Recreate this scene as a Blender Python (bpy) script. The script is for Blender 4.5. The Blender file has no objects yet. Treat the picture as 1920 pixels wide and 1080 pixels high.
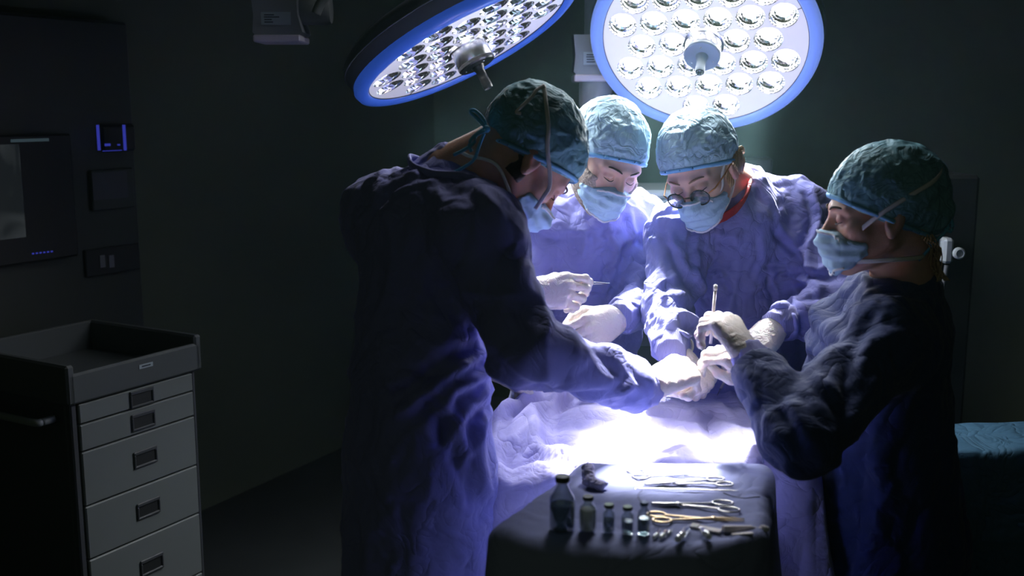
import bpy, math, random
import numpy as np
from mathutils import Vector, Matrix
from mathutils.bvhtree import BVHTree

# ------------------------------------------------------------------ camera, world, exposure
SC = bpy.context.scene
CAMH, FPX, PITCH = 1.62, 2000.0, math.radians(9.65)
cam_d = bpy.data.cameras.new('camera'); cam = bpy.data.objects.new('camera', cam_d)
SC.collection.objects.link(cam); SC.camera = cam
cam.location = (0, 0, CAMH); cam.rotation_euler = (math.pi/2 - PITCH, 0, 0)
cam_d.sensor_width = 36; cam_d.lens = FPX/1920*36; cam_d.clip_start = .05
cam_d.dof.use_dof = True; cam_d.dof.focus_distance = 2.62; cam_d.dof.aperture_fstop = 3.2
w = bpy.data.worlds.new('world'); SC.world = w; w.use_nodes = True
bgn = w.node_tree.nodes['Background']
bgn.inputs[0].default_value = (.80, 1.0, .62, 1); bgn.inputs[1].default_value = .019
SC.view_settings.view_transform = 'Standard'; SC.view_settings.look = 'None'
SC.view_settings.exposure = 1.45; SC.view_settings.gamma = 1; SC.view_settings.use_curve_mapping = False
SC.cycles.use_denoising = True; SC.cycles.max_bounces = 8; SC.cycles.transmission_bounces = 8
SC.cycles.sample_clamp_indirect = 4; SC.cycles.caustics_refractive = False; SC.cycles.caustics_reflective = False

def W(px, py, Y):
    dx, dy = (px-960)/FPX, (540-py)/FPX
    c, s = math.cos(PITCH), math.sin(PITCH)
    d = np.array([dx, dy*s + c, dy*c - s]); t = Y/d[1]
    return np.array([0, 0, CAMH]) + t*d
def Wz(px, py, z):
    d = W(px, py, 1.0) - np.array([0, 0, CAMH])
    return np.array([0, 0, CAMH]) + d*((z-CAMH)/d[2])
def V(*a): return np.array(a if len(a) > 1 else a[0], float)
def unit(v): v = np.asarray(v, float); return v/np.linalg.norm(v)

# room is turned against the camera: E1 runs along the left wall, E2 along the back wall
E1 = V(.479, .878, 0); E2 = V(.878, -.479, 0)

# ------------------------------------------------------------------ lamps: where they hang, and the focus they are aimed at
def facing(C, toward, right, down):     # a lamp normal: share pointing back along the sight line, rest sideways
    v = unit(V(C)-V(0, 0, CAMH)); r = unit(np.cross(v, V(0, 0, 1))); u = np.cross(r, v); lat = unit(right*r-down*u)
    return toward*(-v)+math.sqrt(1-toward**2)*lat
LAMP_R_C = W(1320, 80, 3.26); LAMP_L_C = W(875, 83, 3.04)
LAMP_R_N = facing(LAMP_R_C, .79, -.12, 1); LAMP_L_N = facing(LAMP_L_C, .24, .454, .891)
LAMP_T_C = V(.40, 3.02, 2.60)
LAMP_R_AIM = V(.42, 2.33, .93)
P_R, P_L, P_T = 66, 2, 52      # beams; FL_*: wide spill of each head
FL_R, FL_L, FL_T = 4.5, 3.5, 1.6

# ------------------------------------------------------------------ object helpers
COL = SC.collection
def link(o, parent=None):
    COL.objects.link(o)
    if parent is not None: o.parent = parent
    return o
def thing(name, label, cat, loc=(0, 0, 0), group=None):
    o = bpy.data.objects.new(name, None); COL.objects.link(o); o.empty_display_size = .05
    o.location = tuple(float(x) for x in loc); o['label'] = label; o['category'] = cat
    if group: o['group'] = group
    return o
def tag(o, label, cat, group=None):
    o['label'] = label; o['category'] = cat
    if group: o['group'] = group
    return o
def mesh(name, V_, F_, m, parent=None, smooth=True, kind=None, label=None, auto=None):
    V_ = np.asarray(V_, float)
    if parent is not None:
        off = V(0, 0, 0); p = parent
        while p is not None: off = off + np.array(p.location); p = p.parent
        V_ = V_ - off
        loc = (0, 0, 0)
    else:
        lo, hi = V_.min(0), V_.max(0); loc = V((lo[0]+hi[0])/2, (lo[1]+hi[1])/2, lo[2]); V_ = V_ - loc
    me = bpy.data.meshes.new(name); me.from_pydata(V_.tolist(), [], [tuple(int(i) for i in f) for f in F_]); me.update()
    if smooth: me.shade_smooth()
    o = bpy.data.objects.new(name, me); o.location = tuple(loc); link(o, parent)
    if auto is not None: me.set_sharp_from_angle(angle=math.radians(auto))
    for mm in (m if isinstance(m, (list, tuple)) else [m]): me.materials.append(mm)
    if kind: o['kind'] = kind
    if label: o['label'] = label
    return o
def join(*parts):
    Vs, Fs, n = [], [], 0
    for v, f in parts:
        v = np.asarray(v, float); Vs.append(v); Fs += [tuple(i+n for i in q) for q in f]; n += len(v)
    return np.vstack(Vs), Fs
def frame(z, hint=(0, 0, 1)):
    z = unit(z); h = np.asarray(hint, float)
    if abs(np.dot(z, unit(h))) > .98: h = V(1, 0, 0)
    x = unit(np.cross(h, z)); y = np.cross(z, x); return x, y, z
def box(c, s, axes=None, bev=0.0):
    c = V(c); s = V(s)/2; b = min(bev, *(s*.95))
    if b <= 0:
        v = [V(i*s[0], j*s[1], k*s[2]) for i in (-1, 1) for j in (-1, 1) for k in (-1, 1)]
        f = [(0, 1, 3, 2), (4, 6, 7, 5), (0, 4, 5, 1), (2, 3, 7, 6), (0, 2, 6, 4), (1, 5, 7, 3)]
    else:
        v = []; ids = {}
        for i in (-1, 1):
            for j in (-1, 1):
                for k in (-1, 1):
                    for a in range(3):
                        p = V(i*(s[0]-b), j*(s[1]-b), k*(s[2]-b)); p[a] += (i, j, k)[a]*b
                        ids[(i, j, k, a)] = len(v); v.append(p)
        f = []
        for a in range(3):
            o = [x for x in range(3) if x != a]
            for sg in (-1, 1):
                q = []
                for (m_, n_) in ((-1, -1), (1, -1), (1, 1), (-1, 1)):
                    t = [0, 0, 0]; t[a] = sg; t[o[0]] = m_; t[o[1]] = n_; q.append(ids[(*t, a)])
                f.append(tuple(q))
        for a in range(3):   # edges parallel to axis a
            o = [x for x in range(3) if x != a]
            for m_ in (-1, 1):
                for n_ in (-1, 1):
                    q = []
                    for (e, ax) in ((-1, o[0]), (1, o[0]), (1, o[1]), (-1, o[1])):
                        t = [0, 0, 0]; t[a] = e; t[o[0]] = m_; t[o[1]] = n_; q.append(ids[(*t, ax)])
                    f.append(tuple(q))
        for i in (-1, 1):
            for j in (-1, 1):
                for k in (-1, 1): f.append(tuple(ids[(i, j, k, a)] for a in range(3)))
    v = np.array(v)
    ff = []
    for q in f:      # outward facing
        n = np.cross(v[q[1]]-v[q[0]], v[q[2]]-v[q[0]])
        ff.append(q if np.dot(n, np.mean([v[i] for i in q], 0)) > 0 else q[::-1])
    if axes is not None: v = v @ np.array([unit(a) for a in axes])
    return v + c, ff
def crom(pts, n=8, closed=False):
    P = [V(p) for p in pts]
    if len(P) < 3 and not closed: return [P[0] + (P[-1]-P[0])*t for t in np.linspace(0, 1, n)]
    out = []; m = len(P); rng = m if closed else m-1
    for i in range(rng):
        g = (lambda j: P[j % m]) if closed else (lambda j: P[min(max(j, 0), m-1)])
        p0, p1, p2, p3 = g(i-1), g(i), g(i+1), g(i+2)
        for t in np.arange(n)/n:
            out.append(.5*((2*p1)+(-p0+p2)*t+(2*p0-5*p1+4*p2-p3)*t*t+(-p0+3*p1-3*p2+p3)*t**3))
    if not closed: out.append(P[-1])
    return out
def tube(pts, r, seg=10, closed=False, flat=1.0, hint=(0, 0, 1), caps=True):
    P = [V(p) for p in pts]; n = len(P)
    R = r if hasattr(r, '__len__') else [r]*n
    if len(R) != n: R = np.interp(np.linspace(0, 1, n), np.linspace(0, 1, len(R)), R)
    vs, fs = [], []
    x = None
    for i in range(n):
        a, b = (P[(i-1) % n], P[(i+1) % n]) if closed else (P[max(i-1, 0)], P[min(i+1, n-1)])
        t = b-a
        if np.linalg.norm(t) < 1e-9: t = V(0, 0, 1)
        t = unit(t)
        if x is None or hint is not None and flat != 1.0: x, y, _ = frame(t, hint if hint is not None else (0, 0, 1))
        else:
            x = x-np.dot(x, t)*t; x = unit(x); y = np.cross(t, x)
        for k in range(seg):
            a_ = 2*math.pi*k/seg
            vs.append(P[i]+R[i]*(math.cos(a_)*x+flat*math.sin(a_)*y))
    for i in range(n if closed else n-1):
        j = (i+1) % n
        for k in range(seg):
            l = (k+1) % seg
            fs.append((i*seg+k, i*seg+l, j*seg+l, j*seg+k))
    if not closed and caps:
        fs.append(tuple(range(seg))[::-1]); fs.append(tuple((n-1)*seg+k for k in range(seg)))
    return np.array(vs), fs
def lathe(prof, seg=32, c=(0, 0, 0), axis=(0, 0, 1), hint=(1, 0, 0), endcap=True):
    x, y, z = frame(axis, hint if abs(np.dot(unit(axis), unit(hint))) < .95 else (0, 1, 0))
    vs, fs = [], []
    for (r, h) in prof:
        for k in range(seg):
            a = 2*math.pi*k/seg; vs.append(V(c)+r*(math.cos(a)*x+math.sin(a)*y)+h*z)
    for i in range(len(prof)-1):
        for k in range(seg):
            l = (k+1) % seg; fs.append((i*seg+k, i*seg+l, (i+1)*seg+l, (i+1)*seg+k))
    if endcap:
        if prof[0][0] > 1e-4: fs.append(tuple(range(seg))[::-1])
        if prof[-1][0] > 1e-4: fs.append(tuple((len(prof)-1)*seg+k for k in range(seg)))
    return np.array(vs), fs

# ------------------------------------------------------------------ materials
def mat(name, col, rough=.6, metal=0., emit=None, estr=0., trans=0., ior=1.45, sss=0., sheen=0., spec=.5, bump=None, var=None, coat=0.):
    m = bpy.data.materials.new(name); m.use_nodes = True; nt = m.node_tree; N, L = nt.nodes, nt.links
    b = N['Principled BSDF']
    b.inputs['Base Color'].default_value = (*col, 1); b.inputs['Roughness'].default_value = rough
    b.inputs['Metallic'].default_value = metal; b.inputs['Transmission Weight'].default_value = trans
    b.inputs['IOR'].default_value = ior; b.inputs['Specular IOR Level'].default_value = spec
    b.inputs['Sheen Weight'].default_value = sheen; b.inputs['Coat Weight'].default_value = coat
    if sss:
        b.inputs['Subsurface Weight'].default_value = sss; b.inputs['Subsurface Radius'].default_value = (.01, .004, .002)
        b.inputs['Subsurface Scale'].default_value = 1.0
    if emit is not None:
        b.inputs['Emission Color'].default_value = (*emit, 1); b.inputs['Emission Strength'].default_value = estr
    tc = N.new('ShaderNodeTexCoord')
    if var:     # (scale, amount): faint colour mottling
        nz = N.new('ShaderNodeTexNoise'); nz.inputs['Scale'].default_value = var[0]; nz.inputs['Detail'].default_value = 4
        L.new(tc.outputs['Object'], nz.inputs['Vector'])
        mx = N.new('ShaderNodeMix'); mx.data_type = 'RGBA'; mx.blend_type = 'MULTIPLY'
        rp = N.new('ShaderNodeMapRange'); rp.inputs[1].default_value = .3; rp.inputs[2].default_value = .7
        rp.inputs[3].default_value = 1-var[1]; rp.inputs[4].default_value = 1+var[1]*.5
        L.new(nz.outputs['Fac'], rp.inputs[0]); mx.inputs[0].default_value = 1
        mx.inputs[6].default_value = (*col, 1); L.new(rp.outputs[0], mx.inputs[7]); L.new(mx.outputs[2], b.inputs['Base Color'])
    if bump:    # list of (kind, scale, height metres)
        prev = None
        for kind, sc, h in bump:
            if kind == 'noise':
                t = N.new('ShaderNodeTexNoise'); t.inputs['Scale'].default_value = sc; t.inputs['Detail'].default_value = 5
                t.inputs['Distortion'].default_value = .8; out = t.outputs['Fac']; L.new(tc.outputs['Object'], t.inputs['Vector'])
            elif kind == 'ridge':
                t = N.new('ShaderNodeTexNoise'); t.inputs['Scale'].default_value = sc; t.inputs['Detail'].default_value = 2
                t.inputs['Distortion'].default_value = 1.6; L.new(tc.outputs['Object'], t.inputs['Vector'])
                s1 = N.new('ShaderNodeMath'); s1.operation = 'SUBTRACT'; s1.inputs[1].default_value = .5; L.new(t.outputs['Fac'], s1.inputs[0])
                s2 = N.new('ShaderNodeMath'); s2.operation = 'ABSOLUTE'; L.new(s1.outputs[0], s2.inputs[0])
                s3 = N.new('ShaderNodeMath'); s3.operation = 'POWER'; s3.inputs[1].default_value = .6; L.new(s2.outputs[0], s3.inputs[0]); out = s3.outputs[0]
            elif kind == 'facet':
                wn = N.new('ShaderNodeTexNoise'); wn.inputs['Scale'].default_value = sc*.4; L.new(tc.outputs['Object'], wn.inputs['Vector'])
                ad = N.new('ShaderNodeVectorMath'); ad.operation = 'MULTIPLY_ADD'; ad.inputs[1].default_value = (.06, .06, .06)
                L.new(wn.outputs['Color'], ad.inputs[0]); L.new(tc.outputs['Object'], ad.inputs[2])
                t = N.new('ShaderNodeTexVoronoi'); t.inputs['Scale'].default_value = sc; L.new(ad.outputs[0], t.inputs['Vector']); out = t.outputs['Distance']
            elif kind == 'weave':
                t = N.new('ShaderNodeTexWave'); t.inputs['Scale'].default_value = sc; L.new(tc.outputs['Object'], t.inputs['Vector']); out = t.outputs['Fac']
            bp = N.new('ShaderNodeBump'); bp.inputs['Distance'].default_value = h; bp.inputs['Strength'].default_value = 1
            L.new(out, bp.inputs['Height'])
            if prev: L.new(prev.outputs[0], bp.inputs['Normal'])
            prev = bp
        L.new(prev.outputs[0], b.inputs['Normal'])
    return m
def translucent(m, amount, col):
    nt = m.node_tree; N, L = nt.nodes, nt.links; b = N['Principled BSDF']; o = N['Material Output']
    t = N.new('ShaderNodeBsdfTranslucent'); t.inputs[0].default_value = (*col, 1)
    x = N.new('ShaderNodeMixShader'); x.inputs[0].default_value = amount
    L.new(b.outputs[0], x.inputs[1]); L.new(t.outputs[0], x.inputs[2]); L.new(x.outputs[0], o.inputs[0]); return m

def thin_glass(name, tint, refl=.12, rough=.03, dens=0., body=(1, 1, 1)):
    m = bpy.data.materials.new(name); m.use_nodes = True; nt = m.node_tree; N, L = nt.nodes, nt.links; N.remove(N['Principled BSDF']); o = N['Material Output']
    t = N.new('ShaderNodeBsdfTransparent'); t.inputs[0].default_value = (*tint, 1); g = N.new('ShaderNodeBsdfGlossy'); g.inputs['Roughness'].default_value = rough
    lw = N.new('ShaderNodeLayerWeight'); lw.inputs[0].default_value = .35
    mr = N.new('ShaderNodeMapRange'); mr.inputs[3].default_value = refl*.5; mr.inputs[4].default_value = min(refl*6, .9); L.new(lw.outputs['Facing'], mr.inputs[0])
    x = N.new('ShaderNodeMixShader'); L.new(mr.outputs[0], x.inputs[0]); L.new(t.outputs[0], x.inputs[1]); L.new(g.outputs[0], x.inputs[2]); out = x
    if dens:
        d = N.new('ShaderNodeBsdfDiffuse'); d.inputs[0].default_value = (*body, 1); y = N.new('ShaderNodeMixShader'); y.inputs[0].default_value = dens
        L.new(x.outputs[0], y.inputs[1]); L.new(d.outputs[0], y.inputs[2]); out = y
    L.new(out.outputs[0], o.inputs[0]); return m
GOWN = (.24, .25, .58)
M = {}
M['gown'] = mat('gown_cloth', GOWN, .75, sheen=.15, spec=.25, bump=[('ridge', 5, .010), ('ridge', 13, .0035), ('noise', 32, .0015), ('noise', 140, .0004)], var=(5, .06))
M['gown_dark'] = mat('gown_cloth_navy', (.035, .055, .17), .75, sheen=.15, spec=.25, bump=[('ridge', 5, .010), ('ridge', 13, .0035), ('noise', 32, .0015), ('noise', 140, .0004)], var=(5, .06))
M['cuff'] = mat('knit_cuff', (.30, .30, .62), .85, bump=[('weave', 160, .001)])
M['drape'] = mat('drape_cloth', (.48, .46, .76), .8, spec=.2, bump=[('ridge', 4, .010), ('ridge', 13, .003), ('noise', 30, .002)])
M['drape_mayo'] = mat('stand_cover_cloth', (.30, .33, .56), .8, spec=.2, bump=[('ridge', 5, .006), ('noise', 40, .001)])
M['drape_teal'] = mat('table_cover_cloth', (.055, .14, .22), .7, spec=.3, bump=[('ridge', 5, .02), ('ridge', 11, .006), ('noise', 30, .002)])
M['cap'] = mat('cap_fabric', (.48, .72, .85), .6, spec=.35, bump=[('facet', 30, .005), ('ridge', 22, .006), ('noise', 90, .0012)], var=(40, .06))
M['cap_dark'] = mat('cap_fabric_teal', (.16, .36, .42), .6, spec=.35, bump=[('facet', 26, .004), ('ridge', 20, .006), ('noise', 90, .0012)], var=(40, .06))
M['hem'] = mat('cap_hem', (.20, .50, .80), .6)
M['mask'] = mat('mask_fabric', (.50, .74, .92), .7, spec=.25, bump=[('ridge', 14, .003), ('noise', 120, .0006)])
M['mask_edge'] = mat('mask_edge', (.80, .84, .90), .7)
M['tie_white'] = mat('white_tie', (.78, .76, .74), .7)
M['tie_blue'] = mat('blue_tie', (.12, .45, .72), .6)
M['skin'] = mat('skin', (.62, .36, .27), .5, sss=.25, bump=[('noise', 260, .0004)], var=(60, .08))
M['skin_fair'] = mat('skin_fair', (.74, .48, .38), .48, sss=.25, bump=[('noise', 260, .0003)], var=(60, .05))
M['glove'] = mat('latex_glove', (.80, .72, .66), .38, spec=.45, sss=.1, bump=[('ridge', 45, .0018), ('noise', 160, .0003)])
M['glove_rim'] = mat('glove_rim', (.80, .76, .60), .4)
M['brow_d'] = mat('dark_eyebrow', (.05, .03, .02), .8)
M['brow_l'] = mat('light_brown_eyebrow', (.22, .13, .08), .8)
M['hair_b'] = mat('blonde_hair', (.62, .44, .24), .45, bump=[('weave', 60, .002), ('noise', 200, .001)])
M['hair_d'] = mat('dark_hair', (.03, .022, .018), .5, bump=[('noise', 200, .001)])
M['beard'] = mat('grey_beard', (.50, .42, .36), .9, bump=[('noise', 420, .003)], var=(240, .45))
M['red'] = mat('red_scrub_cloth', (.30, .012, .018), .8, bump=[('ridge', 16, .004)])
M['scrub'] = mat('light_blue_scrub_cloth', (.22, .42, .80), .8, bump=[('noise', 40, .002)])
M['trouser'] = mat('scrub_trousers', (.03, .05, .10), .9)
M['clog'] = mat('rubber_clog', (.12, .13, .13), .5)
M['tortoise'] = mat('dark_frame', (.02, .012, .008), .25, spec=.6)
M['amber'] = mat('amber_temple', (.55, .25, .08), .3)
M['lens'] = thin_glass('spectacle_lens', (.80, .82, .88), .12)
M['swab'] = mat('swab_cloth', (.52, .50, .78), .9)
M['plate_w'] = mat('joint_plate', (.55, .52, .58), .5)
M['steel'] = mat('surgical_steel', (.72, .70, .68), .22, metal=1)
M['gold'] = mat('gilded_steel', (.80, .62, .38), .28, metal=1)
M['chrome'] = mat('brushed_steel', (.82, .82, .82), .25, metal=1, bump=[('noise', 60, .0003)])
M['reflector'] = mat('reflector', (.93, .94, .97), .16, metal=1)
M['ledcore'] = mat('led_core', (1, 1, 1), .5, emit=(1, .99, .97), estr=14)
M['plate'] = mat('lamp_face', (.72, .72, .76), .5, emit=(.90, .88, 1), estr=.16)
M['plate_l'] = mat('lamp_face_dim', (.72, .72, .76), .5, emit=(.90, .88, 1), estr=.11)
M['rim'] = mat('glowing_rim', (.10, .20, .60), .35, emit=(.17, .27, .74), estr=.28)
M['rim_l'] = mat('glowing_rim_dim', (.05, .13, .50), .35, emit=(.025, .09, .50), estr=.17, coat=.5)
M['shell'] = mat('lamp_shell', (.10, .11, .13), .4)
M['blackplastic'] = mat('black_plastic', (.025, .027, .030), .35)
M['greyplastic'] = mat('grey_plastic', (.14, .15, .16), .5)
M['hubblack'] = mat('black_handle', (.005, .005, .006), .3)
M['hubcap'] = mat('hub_disc', (.16, .20, .25), .4)
M['seam'] = mat('dark_seam', (.03, .03, .04), .7)
M['armpaint'] = mat('arm_enamel', (.20, .22, .23), .35, spec=.5)
M['labelp'] = mat('label_paper', (.30, .36, .38), .6)
M['ink'] = mat('label_ink', (.03, .04, .05), .6)
M['cartbody'] = mat('cart_body', (.05, .055, .06), .5)
M['cartdrawer'] = mat('cart_drawer', (.14, .158, .152), .45, bump=[('noise', 300, .0001)])
M['carttray'] = mat('cart_tray', (.07, .08, .08), .5)
M['wall'] = mat('wall_paint', (.085, .105, .062), .8, bump=[('noise', 120, .0004)], var=(1.5, .05))
M['floorm'] = mat('floor_vinyl', (.03, .035, .035), .4, var=(6, .15))
M['ceil'] = mat('ceiling_paint', (.06, .065, .06), .9)
M['panel'] = mat('wall_panel', (.035, .042, .034), .5)
M['darkpanel'] = mat('dark_panel', (.014, .016, .016), .6)
M['machine'] = mat('machine_enamel', (.48, .54, .56), .45)
M['glass'] = thin_glass('clear_glass', (.90, .93, .95), .11)
M['liquid'] = thin_glass('dark_liquid', (.42, .50, .50), .04, .1, .30, (.10, .14, .14))
M['powder'] = mat('white_powder', (.62, .64, .60), .9)
translucent(M['powder'], .5, (.8, .82, .78))
M['stopper'] = mat('green_black_stopper', (.045, .065, .06), .6)
M['stopper_b'] = mat('blue_stopper', (.06, .12, .26), .6)
M['stopper_g'] = mat('green_cap_top', (.16, .26, .19), .6)
M['paper'] = mat('white_packet', (.85, .78, .80), .6)
M['screen_g'] = mat('monitor_screen', (.01, .02, .02), .2, emit=(.10, .22, .20), estr=.06)
M['trace'] = mat('monitor_trace', (.01, .02, .02), .3, emit=(.05, .9, .25), estr=.5)
M['blueled'] = mat('blue_led', (.02, .02, .1), .3, emit=(.08, .10, .9), estr=.11)
M['strip'] = mat('bar_reflection', (.02, .03, .04), .3, emit=(.25, .40, .48), estr=.035)  # bluish bar reflection on the monitor bezel, given as weak emission

# ------------------------------------------------------------------ implicit surfaces -> meshes
rs = np.random.RandomState(5)
TAB = rs.rand(32, 32, 32).astype(np.float32)
def vnoise(P, seed=0):
    P = np.asarray(P, np.float32)+seed*7.31; i = np.floor(P).astype(int); f = P-i; f = f*f*f*(f*(f*6-15)+10)
    o = 0
    for a in (0, 1):
        for b in (0, 1):
            for c in (0, 1):
                wt = (f[..., 0] if a else 1-f[..., 0])*(f[..., 1] if b else 1-f[..., 1])*(f[..., 2] if c else 1-f[..., 2])
                o = o+wt*TAB[(i[..., 0]+a) & 31, (i[..., 1]+b) & 31, (i[..., 2]+c) & 31]
    return o
def fbm(P, seed=0, o=3):
    s = 0; a = .5; P = np.asarray(P, np.float32)
    for k in range(o): s = s+a*vnoise(P*(2.03**k), seed+k); a *= .5
    return s
def ridged(P, seed=0, sharp=1.0):
    n = vnoise(P, seed)*.75+vnoise(P*2.1, seed+3)*.25
    return (1-np.abs(2*n-1)*1.9).clip(-.2, 1)**1 if sharp == 1.0 else np.sign(1-np.abs(2*n-1)*1.9)*np.abs(1-np.abs(2*n-1)*1.9)**sharp
def smin(a, b, k):
    if k <= 0: return np.minimum(a, b)
    h = np.maximum(k-np.abs(a-b), 0)/k; return np.minimum(a, b)-h*h*k*.25
def d_cone(P, a, b, r1, r2, flat=None):
    P = P-a; ba = b-a
    if flat is not None:
        dr, fc = unit(flat[0]), flat[1]; P = P+(fc-1)*(P@dr)[..., None]*dr; ba = ba+(fc-1)*np.dot(ba, dr)*dr
    t = ((P@ba)/max(np.dot(ba, ba), 1e-9)).clip(0, 1)
    return np.sqrt(((P-t[..., None]*ba)**2).sum(-1))-(r1+(r2-r1)*t)
def d_ell(P, c, r, R=None):
    p = P-c
    if R is not None: p = p@R        # columns of R are the ellipsoid axes
    r = V(r); k0 = np.sqrt(((p/r)**2).sum(-1)); k1 = np.sqrt(((p/(r*r))**2).sum(-1))+1e-9
    return k0*(k0-1)/k1
class Vol:
    def __init__(s, lo, hi, h, far=.25):
        s.o = V(lo); s.h = h; s.n = np.ceil((V(hi)-s.o)/h).astype(int)+1; s.v = np.full(s.n, far, np.float32); s.margin = 3*h
    def pts(s, lo=None, hi=None):
        i0 = np.zeros(3, int) if lo is None else np.floor((V(lo)-s.o)/s.h).astype(int).clip(0, s.n)
        i1 = s.n if hi is None else (np.ceil((V(hi)-s.o)/s.h).astype(int)+1).clip(0, s.n)
        ax = [s.o[k]+s.h*np.arange(i0[k], i1[k]) for k in range(3)]
        sl = tuple(slice(i0[k], i1[k]) for k in range(3))
        return np.stack(np.meshgrid(*ax, indexing='ij'), -1), sl
    def put(s, fn, lo, hi, k, sub=False):
        m = k+s.margin; P, sl = s.pts(V(lo)-m, V(hi)+m)
        if P.size == 0: return
        d = fn(P).astype(np.float32)
        s.v[sl] = -smin(-s.v[sl], d, k) if sub else smin(s.v[sl], d, k)
    def cone(s, a, b, r1, r2=None, k=.02, flat=None, sub=False):
        a, b = V(a), V(b); r2 = r1 if r2 is None else r2; r = max(r1, r2)
        s.put(lambda P: d_cone(P, a, b, r1, r2, flat), np.minimum(a, b)-r, np.maximum(a, b)+r, k, sub)
    def ell(s, c, r, k=.02, R=None, sub=False):
        c = V(c); m = max(r); s.put(lambda P: d_ell(P, c, r, R), c-m, c+m, k, sub)
    def copy(s):
        n = object.__new__(Vol); n.o, n.h, n.n, n.v, n.margin = s.o, s.h, s.n, s.v.copy(), s.margin; return n
    def mesh(s):
        v = s.v.copy()
        for ax in range(3):
            sl = [slice(None)]*3
            for e in (0, -1): sl[ax] = e; v[tuple(sl)] = np.maximum(v[tuple(sl)], 1e-3)
        neg = v < 0; n = np.array(v.shape)-1
        cnt = np.zeros(n, np.int16)
        for a in (0, 1):
            for b in (0, 1):
                for c in (0, 1): cnt += neg[a:n[0]+a, b:n[1]+b, c:n[2]+c]
        act = (cnt > 0) & (cnt < 8); idx = np.full(n, -1, int); ii = np.argwhere(act); idx[act] = np.arange(len(ii))
        acc = np.zeros((len(ii), 3)); m = np.zeros(len(ii))
        cs = [(a, b, c) for a in (0, 1) for b in (0, 1) for c in (0, 1)]
        for c0 in cs:
            for ax in range(3):
                if c0[ax]: continue
                c1 = list(c0); c1[ax] = 1
                q0 = ii+np.array(c0); q1 = ii+np.array(c1)
                v0 = v[q0[:, 0], q0[:, 1], q0[:, 2]]; v1 = v[q1[:, 0], q1[:, 1], q1[:, 2]]
                cr = (v0 < 0) != (v1 < 0); t = np.where(cr, v0/np.where(cr, v0-v1, 1), 0)
                p = np.tile(np.array(c0, float), (len(ii), 1)); p[:, ax] += t
                acc[cr] += p[cr]; m[cr] += 1
        vs = s.o+s.h*(ii+acc/m[:, None]); fs = []
        for ax in range(3):
            o1, o2 = [(1, 2), (2, 0), (0, 1)][ax]
            sh = [slice(1, -1)]*3; sh[ax] = slice(0, -1); s2 = [slice(1, -1)]*3; s2[ax] = slice(1, None)
            a_, b_ = neg[tuple(sh)], neg[tuple(s2)]
            for sign in (0, 1):
                e = np.argwhere((a_ & ~b_) if sign == 0 else (~a_ & b_))
                if len(e) == 0: continue
                e = e+1; e[:, ax] -= 1
                def g(d1, d2):
                    q = e.copy(); q[:, o1] -= d1; q[:, o2] -= d2; return idx[q[:, 0], q[:, 1], q[:, 2]]
                qd = np.stack([g(1, 1), g(0, 1), g(0, 0), g(1, 0)], 1)
                if sign: qd = qd[:, ::-1]
                fs.append(qd)
        fs = np.vstack(fs); fs = fs[(fs >= 0).all(1)]
        return vs, fs
def vnormals(v, f):
    f = np.asarray(f); n = np.cross(v[f[:, 2]]-v[f[:, 0]], v[f[:, 3]]-v[f[:, 1]]); out = np.zeros_like(v)
    for k in range(4): np.add.at(out, f[:, k], n)
    return out/(np.linalg.norm(out, axis=1)[:, None]+1e-12)
def relax(v, f, it=2, lam=.5):
    f = np.asarray(f); 
    for _ in range(it):
        acc = np.zeros_like(v); c = np.zeros(len(v))
        for k in range(4):
            for j in (1, 3):
                np.add.at(acc, f[:, k], v[f[:, (k+j) % 4]]); np.add.at(c, f[:, k], 1)
        v = v*(1-lam)+lam*acc/np.maximum(c, 1)[:, None]
    return v
def bvh(v, f): return BVHTree.FromPolygons([tuple(x) for x in v], [tuple(int(i) for i in q) for q in f])
def snap(tree, px, py, lift=.003, Y=None):
    o = Vector((0, 0, CAMH)); d = Vector(W(px, py, 1.0)-V(0, 0, CAMH)).normalized()
    h = tree.ray_cast(o, d)
    if h[0] is None: return W(px, py, Y) if Y else None
    return np.array(h[0])+np.array(h[1])*lift if h[1].dot(d) < 0 else np.array(h[0])-np.array(d)*lift
def seg_dist2(p, a, b):
    ba = b-a; t = ((p-a)@ba/max(ba@ba, 1e-9)).clip(0, 1); r = p-a-t[:, None]*ba
    side = ba[0]*(p-a)[:, 1]-ba[1]*(p-a)[:, 0]
    return np.sqrt((r**2).sum(1)), np.sign(side), t
# ------------------------------------------------------------------ people
def head_axes(hdir, pitch, roll=0.):
    h = unit(V(hdir[0], hdir[1], 0)); z = V(0, 0, 1); p = math.radians(pitch); r = math.radians(roll)
    f = h*math.cos(p)-z*math.sin(p); u = z*math.cos(p)+h*math.sin(p); x = np.cross(f, u)
    x2 = x*math.cos(r)+u*math.sin(r); u2 = u*math.cos(r)-x*math.sin(r)
    return np.stack([x2, f, u2], 1)     # columns: right, forward, up
class Head:
    def __init__(s, hc, hdir, pitch, roll=0., sc=1.0):
        s.c = V(hc); s.R = head_axes(hdir, pitch, roll); s.sc = sc
    def w(s, p): return s.c+s.sc*(np.atleast_2d(p)@s.R.T)
    def w1(s, *p): return s.w(p)[0]
    def l(s, p): return ((np.atleast_2d(p)-s.c)@s.R)/s.sc

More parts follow.
